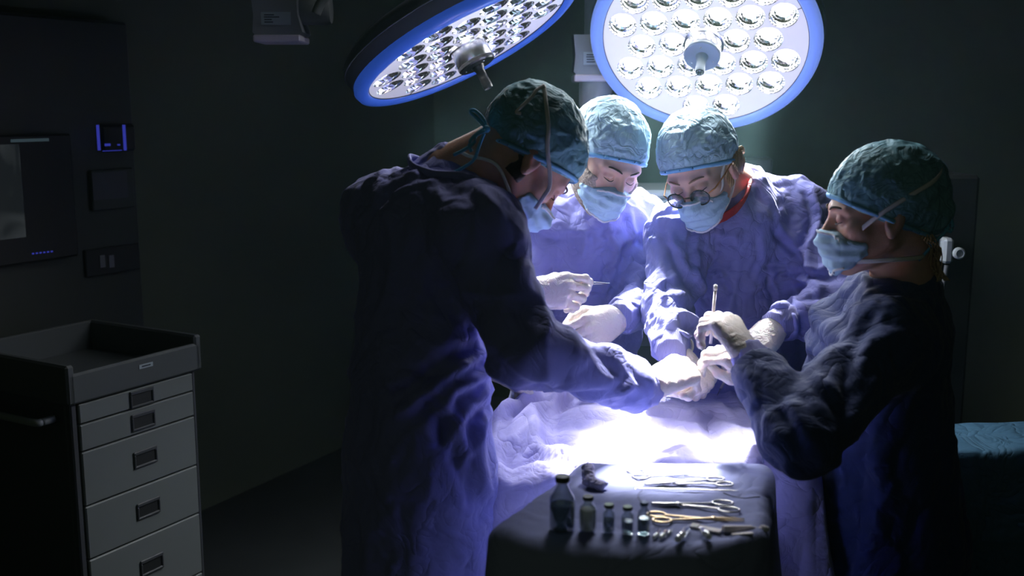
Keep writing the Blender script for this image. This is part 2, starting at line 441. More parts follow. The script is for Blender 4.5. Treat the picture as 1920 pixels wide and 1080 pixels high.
def build_body(root, H, neckbase, shR, shL, waist, skin, jaw=1.0, h=.0032):
    """head, face, neck and trunk as one skin surface"""
    B = Vol((-.105, -.135, -.16), (.105, .15, .15), h); B.margin = .03
    B.ell((0, -.020, .038), (.077, .097, .083), k=.0)
    B.ell((0, .030, .000), (.062*jaw, .062, .078), k=.03)
    B.ell((0, .030, -.058), (.056*jaw, .055, .052), k=.03)
    B.cone((.056*jaw, -.005, -.052), (.014, .070, -.100), .015, .016, k=.03)
    B.cone((-.056*jaw, -.005, -.052), (-.014, .070, -.100), .015, .016, k=.03)
    B.ell((.045, .055, -.022), (.020, .022, .020), k=.02); B.ell((-.045, .055, -.022), (.020, .022, .020), k=.02)
    base = B.copy()
    for sx in (1, -1):
        B.ell((sx*.031, .094, -.001), (.020, .016, .012), k=.014, sub=True)      # eye socket
        B.cone((sx*.012, .088, .019), (sx*.048, .072, .019), .0085, .0075, k=.014)   # brow ridge
        B.ell((sx*.031, .077, -.001), (.0145, .0135, .0125), k=.003)                 # closed lid over the eyeball
        B.cone((sx*.018, .089, -.0075), (sx*.044, .083, -.0065), .0014, .0012, k=.002, sub=True)
        a = math.radians(18)
        Re = np.array([[1, 0, 0], [0, math.cos(a), -math.sin(a)], [0, math.sin(a), math.cos(a)]])
        B.ell((sx*.079, -.012, -.008), (.010, .019, .031), k=.006, R=Re)
        B.ell((sx*.090, -.006, -.004), (.008, .010, .017), k=.004, R=Re, sub=True)
        B.ell((sx*.079, -.004, -.034), (.007, .009, .010), k=.006)
        B.ell((sx*.0115, .101, -.041), (.009, .010, .008), k=.006)
    B.cone((0, .090, .004), (0, .112, -.036), .0075, .0105, k=.012)
    B.ell((0, .088, -.068), (.024, .012, .010), k=.010); B.cone((-.02, .098, -.069), (.02, .098, -.069), .0012, k=.002, sub=True)
    # neck and upper trunk, in the same field (coarser window joined below)
    nb = H.l(neckbase)[0]; 
    lo = np.minimum(V(-.105, -.135, -.16), nb-.09); hi = np.maximum(V(.105, .15, .15), nb+.09)
    F = Vol(lo, hi, h); F.margin = .02
    o = np.round((B.o-F.o)/h).astype(int); F.o = B.o-o*h
    sl = tuple(slice(o[k], min(o[k]+B.n[k], F.n[k])) for k in range(3))
    F.v[sl] = B.v[tuple(slice(0, sl[k].stop-sl[k].start) for k in range(3))]
    F.cone((0, -.045, -.035), nb, .052, .062, k=.03)
    F.cone((0, -.058, -.01), nb+V(0, -.01, 0), .040, .058, k=.03)
    vs, fs = F.mesh(); vs = relax(vs, fs, 1, .4); hw = H.w(vs)
    body = mesh('body', hw, fs, skin, root)
    return base, hw, fs

def crinkle(v, n, amp, f1=26, f2=60, seed=0):
    return v+n*(amp*(.6*ridged(v*f1+.5*fbm(v*f1, seed)[:, None], seed)+.4*ridged(v*f2, seed+5)-.35))[:, None]
def stretch_noise(v, ax, along, across, seed, warp=.8):
    warp *= .6
    ax = unit(ax); a = v@ax; q = (v-a[:, None]*ax)*across+a[:, None]*ax*along
    return q+warp*(fbm(v*5, seed)[:, None]-.4)

def build_cap(root, H, base, m, brim_f, brim_b, puff=(.088, .106, .088), pc=(0, -.024, .052), seed=0, amp=.006, off=.008, bun=None, name='surgical_cap'):
    C = base.copy(); 
    F = Vol((-.13, -.20, -.09), (.13, .13, .17), base.h, far=.2); F.margin = .03
    o = np.round((base.o-F.o)/base.h).astype(int); F.o = base.o-o*base.h
    lo = np.maximum(o, 0); src = lo-o; hi = np.minimum(o+base.n, F.n)
    F.v[tuple(slice(lo[k], hi[k]) for k in range(3))] = base.v[tuple(slice(src[k], src[k]+hi[k]-lo[k]) for k in range(3))]
    F.v -= off
    F.ell(pc, puff, k=.03)
    if bun is not None:
        for b in bun: F.ell(b[0], b[1], k=.03)
    P, _ = F.pts()
    y = P[..., 1]; zb = brim_b+(brim_f-brim_b)*(y+.10)/.19-.006*np.cos(y*18)
    F.v = np.maximum(F.v, (zb-P[..., 2]).astype(np.float32))
    vs, fs = F.mesh(); vs = relax(vs, fs, 1, .5); n = vnormals(vs, fs)
    zb = brim_b+(brim_f-brim_b)*(vs[:, 1]+.10)/.19
    up = ((vs[:, 2]-zb)/.03).clip(0, 1)
    q = stretch_noise(vs, (0, 0, 1), 24, 44, seed)
    # gathers run up from the hem, loose puckers on the crown
    d = amp*(up*(.55*ridged(vs*24+.7*fbm(vs*18, seed)[:, None], seed+1)+.25*ridged(q, seed+2)+.3*ridged(vs*58, seed+4)-.4)+(1-up)*.35*(ridged(q*1.6, seed+6)-.5))
    vs = vs+n*d[:, None]; w_ = H.w(vs)
    o = mesh(name, w_, fs, m, root)
    # elastic hem band
    hp = []
    loc = vs; cx = np.arctan2(loc[:, 0], loc[:, 1]+.01)
    for a in np.linspace(-math.pi, math.pi, 72, endpoint=False):
        near = np.abs(((cx-a+math.pi) % (2*math.pi))-math.pi) < .08
        sel = near & (loc[:, 2]-zb < .010)
        if sel.any():
            r = np.hypot(loc[sel, 0], loc[sel, 1]+.01); j = np.argmax(r); pt = loc[sel][j]; hp.append(V(pt[0], pt[1], zb[sel][j]+.003))
    hv, hf = tube([H.w(p)[0] for p in crom(hp, 2, True)], .0030, 6, closed=True, flat=1.8, hint=H.R[:, 2])
    hem = mesh('cap_hem', hv, hf, M['hem'], o)
    return o, w_, fs

def build_mask(root, H, base, seed=0, top=-.020, bottom=-.124, back=.036, jut=.0, corner=None, off=.005, m=None):
    F = base.copy(); F.v = F.v.copy()
    G = Vol((-.085, -.02, -.15), (.085, .15, .03), base.h, far=.2); G.margin = .03
    o = np.round((base.o-G.o)/base.h).astype(int); G.o = base.o-o*base.h
    lo = np.maximum(o, 0); src = lo-o; hi = np.minimum(o+base.n, G.n)
    G.v[tuple(slice(lo[k], hi[k]) for k in range(3))] = base.v[tuple(slice(src[k], src[k]+hi[k]-lo[k]) for k in range(3))]
    G.v -= off
    G.cone((0, .096, -.008), (0, .114+jut, -.042), .0115, .0165, k=.03)
    G.ell((0, .063, -.070), (.049, .052+jut, .046), k=.03)
    P, _ = G.pts(); x, y, z = P[..., 0], P[..., 1], P[..., 2]
    ztop = top-.30*np.abs(x)-.9*np.maximum(.085-y, 0)*.35
    zbot = bottom+.30*np.abs(x)+(.10-y).clip(0, 1)*.50
    yb = back+0*x
    G.v = np.maximum.reduce([G.v, (z-ztop).astype(np.float32), (zbot-z).astype(np.float32), (yb-y+.25*np.abs(z+.07)).astype(np.float32)])
    vs, fs = G.mesh(); vs = relax(vs, fs, 2, .5); n = vnormals(vs, fs)
    t = (vs[:, 2]-top)
    inn = ((-(vs[:, 2]-top)/.02).clip(0, 1))*((vs[:, 2]-bottom)/.02).clip(0, 1)
    pleat = np.abs(((t+.006*np.abs(vs[:, 0])/.05)/.024) % 1-.5)*2
    d = inn*(.0048*(pleat-.5)+.005*(ridged(stretch_noise(vs, (1, 0, .3), 14, 30, seed), seed+1)-.45))
    vs = vs+n*d[:, None]; w_ = H.w(vs)
    o = mesh('face_mask', w_, fs, m or M['mask'], root)
    # white binding along the upper and lower edge
    for nm, sgn in (('mask_binding', 1), ('mask_binding', -1)):
        pts = []
        for xx in np.linspace(-.052, .052, 27):
            sel = (np.abs(vs[:, 0]-xx) < .003) & (vs[:, 1] > .03)
            if not sel.any(): continue
            q = vs[sel]; e = q[:, 2].max() if sgn > 0 else q[:, 2].min()
            s2 = q[np.abs(q[:, 2]-e) < .009]; p = s2[np.argmax(s2[:, 1])]; pts.append(H.w(V(p[0], p[1]+.0006, e-sgn*.003))[0])
        if len(pts) > 4:
            tv, tf = tube(crom(pts, 2), .0012, 6, flat=2.4, hint=H.R[:, 2]); mesh(nm, tv, tf, M['mask_edge'], o)
    return o, w_, fs

def face_details(root, H, base_w, browm, lash=True):
    for sx in (1, -1):
        pts = [H.w1(sx*a, b, c) for a, b, c in ((.012, .0985, .018), (.026, .0965, .0235), (.040, .0865, .0235), (.052, .0735, .017))]
        tv, tf = tube(crom(pts, 5), [.0012, .0022, .0019, .0008], 8, flat=1.2, hint=H.R[:, 2]); mesh('eyebrow', tv, tf, browm, root)
        if lash:
            pts = [H.w1(sx*a, b, c) for a, b, c in ((.018, .0865, -.0075), (.026, .0915, -.0095), (.034, .0905, -.0095), (.044, .0815, -.0065))]
            tv, tf = tube(crom(pts, 5), [.0006, .0012, .0013, .0006], 6); mesh('eyelashes', tv, tf, M['hair_d'], root)

def build_gown(root, J, m, fwd, seed=0, waist_r=.155, creases=(), big=1.0, hem_z=.32, h=.0068, sleeve=1.0, flatc=1.35, extra=None, hip=.175, flr=.24, slv=1.0):
    """surgical gown: trunk, skirt and sleeves as one cloth surface; J is a dict of joints"""
    pts = np.array([J[k] for k in ('neck', 'shR', 'shL', 'elR', 'elL', 'wrR', 'wrL', 'waist', 'pelvis')]+[V(J['pelvis'][0], J['pelvis'][1], hem_z)])
    lo, hi = pts.min(0)-.24, pts.max(0)+.24; lo[2] = hem_z-.02; hi[2] = max(J['neck'][2], J['shR'][2], J['shL'][2])+.12
    G = Vol(lo, hi, h)
    fw = unit(V(fwd[0], fwd[1], 0)); ch = J['chest']
    G.cone(J['shR'], J['shL'], .078, k=.0)
    G.cone(J['neck'], J['neck']-V(0, 0, .05), .070, .09, k=.08)
    G.cone(ch, J['waist'], .155, waist_r, k=.09, flat=(fw, flatc))
    G.cone(J['waist'], J['pelvis'], waist_r, hip, k=.06, flat=(fw, 1.2))
    G.cone(J['pelvis'], V(J['pelvis'][0], J['pelvis'][1], hem_z-.1), hip, flr, k=.06, flat=(fw, 1.15))
    for s_ in 'RL':
        G.cone(J['sh'+s_], J['el'+s_], .074*sleeve, .062*sleeve, k=.05)
        G.cone(J['el'+s_], J['wr'+s_], .063*sleeve, .043*sleeve, k=.02)
    if extra: extra(G)
    G.cone(J['neck']+V(0, 0, -.01), J['neck']+(J['necktop']-J['neck'])*1.6, .054, .075, k=.01, sub=True)
    P, _ = G.pts(); G.v = np.maximum(G.v, (hem_z-P[..., 2]).astype(np.float32))
    # open cuffs: cut the sleeve just past the wrist
    for s_ in 'RL':
        ax = unit(J['wr'+s_]-J['el'+s_]); r = .07; c = J['wr'+s_]
        G.put(lambda Q: np.maximum(-((Q-c)@ax), np.sqrt(((Q-c)**2).sum(-1))-r), c-r, c+r, .0, sub=True)
    vs, fs = G.mesh(); vs = relax(vs, fs, 2, .5); n = vnormals(vs, fs)
    wR = np.zeros(len(vs)); disp = np.zeros(len(vs))
    for i, s_ in enumerate('RL'):
        for a, b, ra, kk in ((J['sh'+s_], J['el'+s_], .10, .7), (J['el'+s_], J['wr'+s_], .085, 1.0)):
            ba = b-a; t = ((vs-a)@ba/(ba@ba)); tt = t.clip(0, 1); d = np.linalg.norm(vs-a-tt[:, None]*ba, axis=1)
            wgt = ((ra-d)/.03).clip(0, 1)*(1-wR)
            q = stretch_noise(vs, ba+.25*V(1, 0, 0), 17, 5.5, seed+i, 1.1)
            elbow = np.exp(-((np.linalg.norm(vs-J['el'+s_], axis=1))/.13)**2)
            disp += slv*wgt*kk*(.011*ridged(q, seed+2+i)*(.6+elbow)+.002*ridged(q*2.3, seed+9)-.005); wR += wgt
    wt = 1-wR.clip(0, 1)
    q = stretch_noise(vs, (0, 0, 1), 3.2, 9.5, seed+4, 1.3)
    q2 = stretch_noise(vs, unit(V(.5, .2, 1)), 7, 15, seed+7, 1.2)
    disp += wt*big*(.013*ridged(q, seed+5)+.006*ridged(q2, seed+8)+.0015*ridged(vs*30, seed+6)-.009)
    cw = vs*9+1.6*fbm(vs*4, seed+12)[:, None]+.5*fbm(vs*14, seed+13)[:, None]
    disp += .0062*np.maximum(ridged(cw, seed+14), 0)**3-.0055*np.maximum(ridged(cw*np.array([1.5, 1.5, 1.0]), seed+15), 0)**4
    for cr in creases:      # folds: a valley beside a ridge, along a line on the cloth
        pl, width, amp = cr[0], cr[1], cr[2]
        L = np.array([W(*p) for p in pl])[:, [0, 2]]; best = np.full(len(vs), 9.); sd = np.zeros(len(vs)); P2 = vs[:, [0, 2]]
        ends = np.ones(len(vs)); tot = len(L)-1
        for k in range(tot):
            d, s, t = seg_dist2(P2, L[k], L[k+1]); u_ = (k+t)/tot
            b = d < best; best[b] = d[b]; sd[b] = s[b]; ends[b] = (np.minimum(u_, 1-u_)[b]*6).clip(.15, 1)
        ds = best*sd; Yc = np.mean([p[2] for p in pl])
        msk = (n[:, 1] < .45)*(np.abs(vs[:, 1]-Yc) < .30)*ends
        disp += msk*amp*(-np.exp(-(best/width)**2)+.75*np.exp(-((ds-1.7*width)/width)**2))
    vs = vs+n*disp[:, None]; vs = relax(vs, fs, 1, .22)
    o = mesh('gown', vs, fs, m, root)
    return o, vs, fs

def cuff(gown, J, s_, m=None):
    a, b = J['el'+s_], J['wr'+s_]; ax = unit(b-a)
    prof = [(.040, -.035), (.042, -.02), (.039, 0), (.036, .012), (.034, .022), (.033, .030)]
    v, f = lathe(prof, 36, c=b, axis=ax); ang = np.tile(np.arange(36)*2*math.pi/36, len(prof))
    c = b+((v-b)@ax)[:, None]*ax; v = c+(v-c)*(1+.04*np.cos(ang*9))[:, None]
    return mesh('cuff', v, f, m or M['cuff'], gown)

FING = {'index': (V(.088, .027, .002), (.044, .026, .021), .0098), 'middle': (V(.092, .008, .004), (.047, .030, .022), .0100),
        'ring': (V(.088, -.012, .002), (.043, .028, .021), .0096), 'little': (V(.080, -.030, -.002), (.034, .021, .018), .0086)}
def build_hand(root, wrist, f, b, side, curls, thumb=None, sc=1.0, back=.075, m=None, seed=0, armdir=None, name='glove', h=.0022, spread=1.0):
    """f: wrist to knuckles, b: back of the hand; curls: degrees at three joints for index..little; thumb: local points"""
    f = unit(f); b = unit(V(b)-np.dot(b, f)*f); t = np.cross(b, f)*(1 if side == 'R' else -1)
    R = np.stack([f, t, b], 1); wrist = V(wrist)
    G = Vol((-.10, -.085, -.115), (.205, .10, .075), h); G.margin = .012
    ar = V(-back, 0, 0) if armdir is None else (V(armdir)-0)@R*0+(-(unit(armdir)@R)*back)
    G.cone(ar, (0, 0, 0), .0330, .0255, k=0, flat=(V(0, 0, 1), 1.18))
    for nm, (mc, ln, r) in FING.items():
        G.cone((.006, mc[1]*.45, 0), mc-V(.006, 0, 0), .0185, .0128, k=.014)
    G.ell((.045, -.002, -.004), (.05, .036, .0155), k=.012)
    th = thumb or [(.014, .020, -.008), (.050, .047, -.022), (.082, .056, -.030), (.106, .052, -.034)]
    th = [V(p) for p in th]
    G.cone(th[0], th[1], .0180, .0140, k=.014); 
    tips = {}
    fingers = Vol((-.10, -.085, -.115), (.205, .10, .075), h); fingers.margin = .012
    fingers.cone(th[1], th[2], .0125, .0110, k=0); fingers.cone(th[2], th[3], .0110, .0090, k=.004)
    tips['thumb'] = th[3]
    for (nm, (mc, ln, r)), cu in zip(FING.items(), curls):
        a = 0; p = mc.copy(); sp = {'index': .07, 'middle': .01, 'ring': -.05, 'little': -.12}[nm]*spread
        if len(cu) > 3: sp += cu[3]
        one = [p]
        for L_, c in zip(ln, cu[:3]):
            a += math.radians(c); d = V(math.cos(a)*math.cos(sp), math.cos(a)*math.sin(sp), -math.sin(a)); p = p+d*L_; one.append(p)
        for i in range(3):
            fingers.cone(one[i], one[i+1], r*(1-.09*i), r*(1-.09*(i+1)), k=.0035 if i else .0)
            fingers.ell(one[i]+V(0, 0, .0), (r*1.06,)*3, k=.003)
        tips[nm] = one[-1]
        G.cone(mc-V(.012, 0, 0), mc, .0115, r*1.05, k=.006)
    G.v = smin(G.v, fingers.v, .007)
    vs, fs = G.mesh(); vs = relax(vs, fs, 1, .4); n = vnormals(vs, fs)
    wr = np.exp(-((vs[:, 0]+.01)/.035)**2)
    vs = vs+n*(wr*.0022*(ridged(stretch_noise(vs, (1, 0, .2), 75, 25, seed), seed)-.4)+.0006*ridged(vs*70, seed+2))[:, None]
    tw = lambda p: wrist+sc*(np.atleast_2d(p)@R.T)
    o = mesh(name, tw(vs), fs, m or M['glove'], root)
    # rolled glove rim
    ax = unit(ar); x, y, _ = frame(ax); ring = [tw(ar*.97+.0345*(math.cos(q)*x+math.sin(q)*y*.9))[0] for q in np.linspace(0, 2*math.pi, 40, endpoint=False)]
    rv, rf = tube(ring, .0022, 6, closed=True); mesh('glove_rim', rv, rf, M['glove_rim'], o)
    return o, {k: tw(p)[0] for k, p in tips.items()}, tw

def legs(root, pelvis, fwd):
    fw = unit(V(fwd[0], fwd[1], 0)); sd = np.cross(fw, (0, 0, 1))
    G = Vol(V(pelvis[0], pelvis[1], 0)-V(.26, .26, -.05), V(pelvis[0], pelvis[1], pelvis[2])+V(.26, .26, 0), .012)
    for s in (1, -1):
        hip = V(pelvis[0], pelvis[1], pelvis[2]-.2)+sd*.065*s; kn = V(pelvis[0], pelvis[1], .50)+sd*.08*s; an = V(pelvis[0], pelvis[1], .09)+sd*.10*s-fw*.02
        G.cone(hip, kn, .065, .058, k=.02); G.cone(kn, an, .058, .055, k=.02)
        c = an+V(0, 0, -.045)+fw*.07
        S = Vol(c-V(.19, .19, .05), c+V(.19, .19, .1), .008)
        S.cone(an-fw*.01+V(0, 0, -.035), an+fw*.16+V(0, 0, -.05), .043, .038, k=0); P, _ = S.pts(); S.v = np.maximum(S.v, -P[..., 2].astype(np.float32))
        v, f = S.mesh(); mesh('clog', v, f, M['clog'], root)
    v, f = G.mesh(); mesh('trousers', v, f, M['trouser'], root)

def strap(root, tree, pts, lift=.0022, r=.0017, flat=2.2, m=None, name='mask_tie', n=8):
    out = []
    for p in crom(pts, n):
        h = tree.find_nearest(Vector(p)); q = np.array(h[0]); nn = np.array(h[1]); out.append(q+nn*lift)
    out = np.array(out)
    for _ in range(3): out[1:-1] = out[1:-1]*.5+(out[:-2]+out[2:])*.25
    nn = np.array(tree.find_nearest(Vector(out[len(out)//2]))[1]); side = np.cross(out[-1]-out[0], nn)
    v, f = tube(out, r, 8, flat=flat, hint=None); return mesh(name, v, f, m or M['tie_white'], root)
def ribbon(root, pts, wdt=.005, th=.0012, m=None, name='mask_tie', hint=None, n=8):
    P = crom(pts, n)
    if hint is not None and abs(hint[1]) > .9*np.linalg.norm(hint): wdt, th = th, wdt*.75
    vs, fs = tube(P, th, 8, flat=wdt/th, hint=hint if hint is not None else (0, 0, 1)); return mesh(name, vs, fs, m or M['tie_white'], root)

# ================================================================== surgeon at left, his back to the camera (A)
def sight(tr, pts, lift=.003):
    out = [snap(tr, x, y, lift) for x, y in pts]; return [p for p in out if p is not None]

JA = dict(neck=W(850, 338, 2.19), shR=W(898, 428, 2.03), shL=W(722, 402, 2.30), elR=W(985, 655, 1.96), wrR=W(1205, 728, 2.12),
          elL=W(800, 640, 2.36), wrL=W(898, 682, 2.44), chest=W(806, 440, 2.14), waist=W(786, 690, 2.12), pelvis=W(782, 870, 2.09))
JA['chest'] = W(800, 470, 2.17); JA['necktop'] = W(930, 250, 2.2)
A = thing('person', 'surgeon at the left, back to the viewer, bent over and reaching across the patient', 'person', (JA['pelvis'][0], JA['pelvis'][1], 0))
HA = Head(W(988, 300, 2.2), (.96, .28), 54, 2, 1.02)
baseA, bv, bf = build_body(A, HA, JA['neck'], JA['shR'], JA['shL'], JA['waist'], M['skin'])
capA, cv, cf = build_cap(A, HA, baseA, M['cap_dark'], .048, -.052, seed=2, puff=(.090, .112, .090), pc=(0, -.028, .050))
maskA, mv, mf = build_mask(A, HA, baseA, seed=3, jut=.006)
face_details(A, HA, None, M['brow_d'])
trA = bvh(cv, cf); trM = bvh(mv, mf); trB = bvh(bv, bf)
crA = [([(985, 440, 2.1), (1010, 520, 2.0), (1040, 590, 2.0)], .016, .008),
       ([(890, 620, 2.0), (980, 700, 2.0), (1080, 735, 2.05), (1190, 735, 2.1)], .018, .012),
       ([(1180, 690, 2.1), (1130, 720, 2.05), (1040, 742, 2.0)], .012, .010),
       ([(905, 635, 2.1), (850, 665, 2.0), (770, 725, 2.0), (720, 760, 2.0)], .014, .016),
       ([(910, 660, 2.1), (840, 710, 2.0), (770, 790, 2.0)], .012, .012),
       ([(912, 700, 2.1), (860, 740, 2.0), (820, 830, 2.0)], .012, .012),
       ([(908, 740, 2.1), (880, 800, 2.0), (890, 900, 2.0), (925, 1000, 2.0)], .012, .012),
       ([(780, 720, 2.0), (830, 780, 2.0), (870, 870, 2.0), (900, 980, 2.0)], .013, .014),
       ([(1085, 600, 2.0), (1120, 650, 2.05), (1160, 690, 2.1)], .012, .010),
       ([(820, 345, 2.1), (880, 350, 2.1), (940, 420, 2.1)], .012, .007),
       ([(790, 330, 2.1), (740, 350, 2.2), (700, 400, 2.2)], .012, .007)]
gA, gv, gf = build_gown(A, JA, M['gown'], (.78, .62), seed=11, waist_r=.142, hip=.158, flr=.20, creases=crA, sleeve=1.14, flatc=1.25)
cuff(gA, JA, 'R'); cuff(gA, JA, 'L')
trG = bvh(gv, gf)
legs(A, JA['pelvis'], (.78, .62))
# right hand, working over the wound
hdR = unit(W(1288, 688, 2.20)-JA['wrR'])
handA, tA, _ = build_hand(A, JA['wrR']+hdR*.030, hdR, V(-.15, -.45, 1), 'R', [(64, 84, 44), (68, 86, 46), (72, 86, 46), (76, 84, 44)],
    thumb=[(.014, .020, -.010), (.048, .034, -.036), (.076, .020, -.056), (.094, .004, -.066)], sc=1.12, seed=1, armdir=JA['wrR']-JA['elR'])
hdL = unit(V(.7, .45, -.28))
build_hand(A, JA['wrL']+unit(JA['wrL']-JA['elL'])*.035, hdL, V(0, 0, 1), 'L', [(25, 25, 12), (28, 28, 12), (30, 30, 12), (32, 30, 12)], seed=2, armdir=JA['wrL']-JA['elL'])
def nape_hair(root, H, base, m, yf=.004, zlo=-.06, name='hair', thick=.004):
    S = base.copy(); P, _ = S.pts(); S.v = np.maximum.reduce([S.v-thick, P[..., 1]-(yf-.15*P[..., 2]), zlo-P[..., 2], P[..., 2]-.06]).astype(np.float32)
    v, f = S.mesh(); v = relax(v, f, 1); n = vnormals(v, f); mesh(name, H.w(v+n*(.0014*ridged(v*np.array([200, 200, 60]), 3))[:, None]), f, m, root)
nape_hair(A, HA, baseA, M['hair_d'], .0)
# straps over the cap, bow at the nape, cap strings down the neck
up = sight(trA, [(1018, 162), (1024, 200), (1028, 240), (1026, 275)])
lo_ = [HA.w1(.086, .045, -.010), HA.w1(.080, .060, -.035), HA.w1(.068, .072, -.060)]
ribbon(A, up+lo_, .0055, .0010, hint=V(0, -1, .2))
up = sight(trA, [(1018, 163), (1005, 172), (996, 184), (984, 197), (970, 212), (978, 215)], .006)
ribbon(A, up, .0045, .0010, hint=V(0, -1, 0))
ribbon(A, [HA.w1(.062, .066, -.085), HA.w1(.074, .02, -.085), HA.w1(.066, -.045, -.072), W(878, 292, 2.12), W(862, 283, 2.14)], .0045, .0010, hint=V(0, -1, 0))
bow = [W(912, 240, 2.13), W(895, 222, 2.13), W(882, 210, 2.14), W(890, 207, 2.14), W(904, 220, 2.13), W(912, 238, 2.13)]
v, f = tube(crom(bow, 8), .0022, 8, flat=1.6); mesh('cap_tie', v, f, M['tie_blue'], A)
knot = lathe([(0, -.008), (.006, -.006), (.008, 0), (.006, .006), (0, .008)], 12, c=W(912, 242, 2.125), axis=(1, 0, .4)); mesh('cap_tie', *knot, M['tie_blue'], A)
for pl in ([(910, 245), (893, 254), (888, 268), (872, 280), (850, 291)], [(908, 250), (898, 275), (888, 300), (862, 318), (838, 328), (812, 340)],
           [(905, 243), (886, 258), (880, 272), (884, 285)]):
    v, f = tube(crom([W(x, y, 2.10-.0006*(912-x)*0) for x, y in pl], 6), .0020, 8, flat=1.6); mesh('cap_tie', v, f, M['tie_blue'], A)
# standing edge of the open neckline at the back
nl = [W(790, 303, 2.22), W(768, 296, 2.2), W(775, 312, 2.14), W(812, 326, 2.09), W(862, 330, 2.06), W(905, 342, 2.06), W(930, 352, 2.1)]
v, f = tube(crom(nl, 6), .004, 8, flat=2.2, hint=(0, 0, 1)); mesh('neckline', v, f, M['gown'], gA)

# ================================================================== bearded surgeon behind the table (B)
JB = dict(neck=W(1128, 362, 2.90), shR=W(1002, 432, 2.84), shL=W(1196, 426, 2.92), elR=W(955, 590, 2.70), wrR=W(975, 558, 2.50),
          elL=W(1207, 568, 2.80), wrL=W(1166, 592, 2.58), chest=W(1098, 465, 2.88), waist=W(1085, 600, 2.90), pelvis=W(1075, 760, 2.94), necktop=W(1138, 285, 2.80))
B = thing('person', 'bearded surgeon in pale blue cap and mask behind the patient, holding up tweezers', 'person', (JB['pelvis'][0], JB['pelvis'][1], 0))
HB = Head(W(1136, 300, 2.74), (.40, -.92), 28, 12, 1.05)
baseB, bv, bf = build_body(B, HB, JB['neck'], None, None, None, M['skin_fair'], jaw=1.06)
capB, cv, cf = build_cap(B, HB, baseB, M['cap'], .046, -.045, seed=21, puff=(.086, .104, .092))
maskB, mv, mf = build_mask(B, HB, baseB, seed=23)
face_details(B, HB, None, M['brow_d'])
G = baseB.copy(); P, _ = G.pts(); G.v = np.maximum.reduce([G.v-.0035, (P[..., 2]+.012), (P[..., 1]-.075), (-.028-P[..., 1]), (-.118-P[..., 2])]).astype(np.float32)
v, f = G.mesh(); v = relax(v, f, 1); n = vnormals(v, f); mesh('beard', HB.w(v+n*(.0022*ridged(v*170, 3))[:, None]), f, M['beard'], B)
crB = [([(1000, 440, 2.8), (1060, 442, 2.8), (1180, 438, 2.8)], .010, .006), ([(1085, 385, 2.8), (1130, 425, 2.8), (1145, 470, 2.8), (1150, 520, 2.8)], .010, .008),
       ([(1165, 390, 2.8), (1180, 440, 2.8), (1168, 500, 2.8)], .010, .007), ([(1150, 495, 2.8), (1122, 530, 2.8)], .010, .010),
       ([(1165, 540, 2.75), (1200, 590, 2.7)], .014, .010), ([(1190, 400, 2.8), (1215, 470, 2.8)], .012, .008), ([(1155, 515, 2.8), (1175, 470, 2.8), (1205, 440, 2.85)], .012, .012)]
gB, gv, gf = build_gown(B, JB, M['gown'], (.2, -1), seed=31, waist_r=.16, h=.0056, creases=crB, sleeve=1.0)
cuff(gB, JB, 'R'); cuff(gB, JB, 'L'); legs(B, JB['pelvis'], (.2, -1))
trS = bvh(*join((bv, bf), (mv, mf)))
for sx in (1, -1):
    strap(B, trS, [HB.w1(sx*.046, .070, -.040), HB.w1(sx*.066, .045, -.020), HB.w1(sx*.080, .015, .012), HB.w1(sx*.084, -.005, .040)])
    strap(B, trS, [HB.w1(sx*.044, .062, -.095), HB.w1(sx*.062, .036, -.080), HB.w1(sx*.072, .010, -.062), HB.w1(sx*.080, -.020, -.030)])
col = [JB['neck']+V(.076*math.cos(a), .072*math.sin(a), .014-.022*(-math.sin(a))) for a in np.linspace(0, 2*math.pi, 24, endpoint=False)]
v, f = tube(col, .013, 10, closed=True, flat=1.5, hint=(0, 0, 1)); mesh('collar', v, f, M['scrub'], gB, label='light blue scrub collar')
# right hand with tweezers, left hand pinching
hd = unit(W(1064, 528, 2.40)-JB['wrR'])
_, tipsB, twB = build_hand(B, JB['wrR']+hd*.035, unit(V(.90, -.25, .16)), V(-.35, -.8, .45), 'R', [(38, 48, 20), (50, 62, 25), (58, 68, 25), (62, 66, 25)],
    thumb=[(.014, .020, -.008), (.050, .040, -.030), (.082, .040, -.034), (.108, .030, -.030)], sc=1.05, seed=4, armdir=JB['wrR']-JB['elR'])
hd = unit(W(1114, 618, 2.50)-JB['wrL'])
_, tipsBL, _ = build_hand(B, JB['wrL']+hd*.03, hd, V(.1, -.95, .28), 'L', [(40, 56, 25), (56, 64, 25), (64, 66, 25), (66, 64, 25)],
    thumb=[(.014, .020, -.008), (.052, .044, -.024), (.086, .044, -.030), (.110, .036, -.034)], sc=1.10, seed=5, armdir=JB['wrL']-JB['elL'])

# ================================================================== surgeon with glasses behind the table (C)
JC = dict(neck=W(1384, 362, 2.80), shR=W(1276, 442, 2.74), shL=W(1492, 398, 2.84), elR=W(1256, 580, 2.58), wrR=W(1258, 652, 2.36),
          elL=W(1560, 566, 2.64), wrL=W(1462, 606, 2.48), chest=W(1384, 452, 2.82), waist=W(1404, 600, 2.85), pelvis=W(1410, 790, 2.90), necktop=W(1345, 290, 2.72))
C = thing('person', 'surgeon with round dark glasses, blonde hair and red collar, standing behind the patient', 'person', (JC['pelvis'][0], JC['pelvis'][1], 0))
HC = Head(W(1313, 318, 2.66), (-.50, -.87), 28, -12, 1.02)
baseC, bvC, bfC = build_body(C, HC, JC['neck'], None, None, None, M['skin_fair'], jaw=.93)
capC, cv, cf = build_cap(C, HC, baseC, M['cap'], .050, -.040, seed=41, puff=(.088, .106, .094), bun=[((0, -.115, .03), (.045, .05, .045))])
maskC, mv, mf = build_mask(C, HC, baseC, seed=43)
face_details(C, HC, None, M['brow_l'])
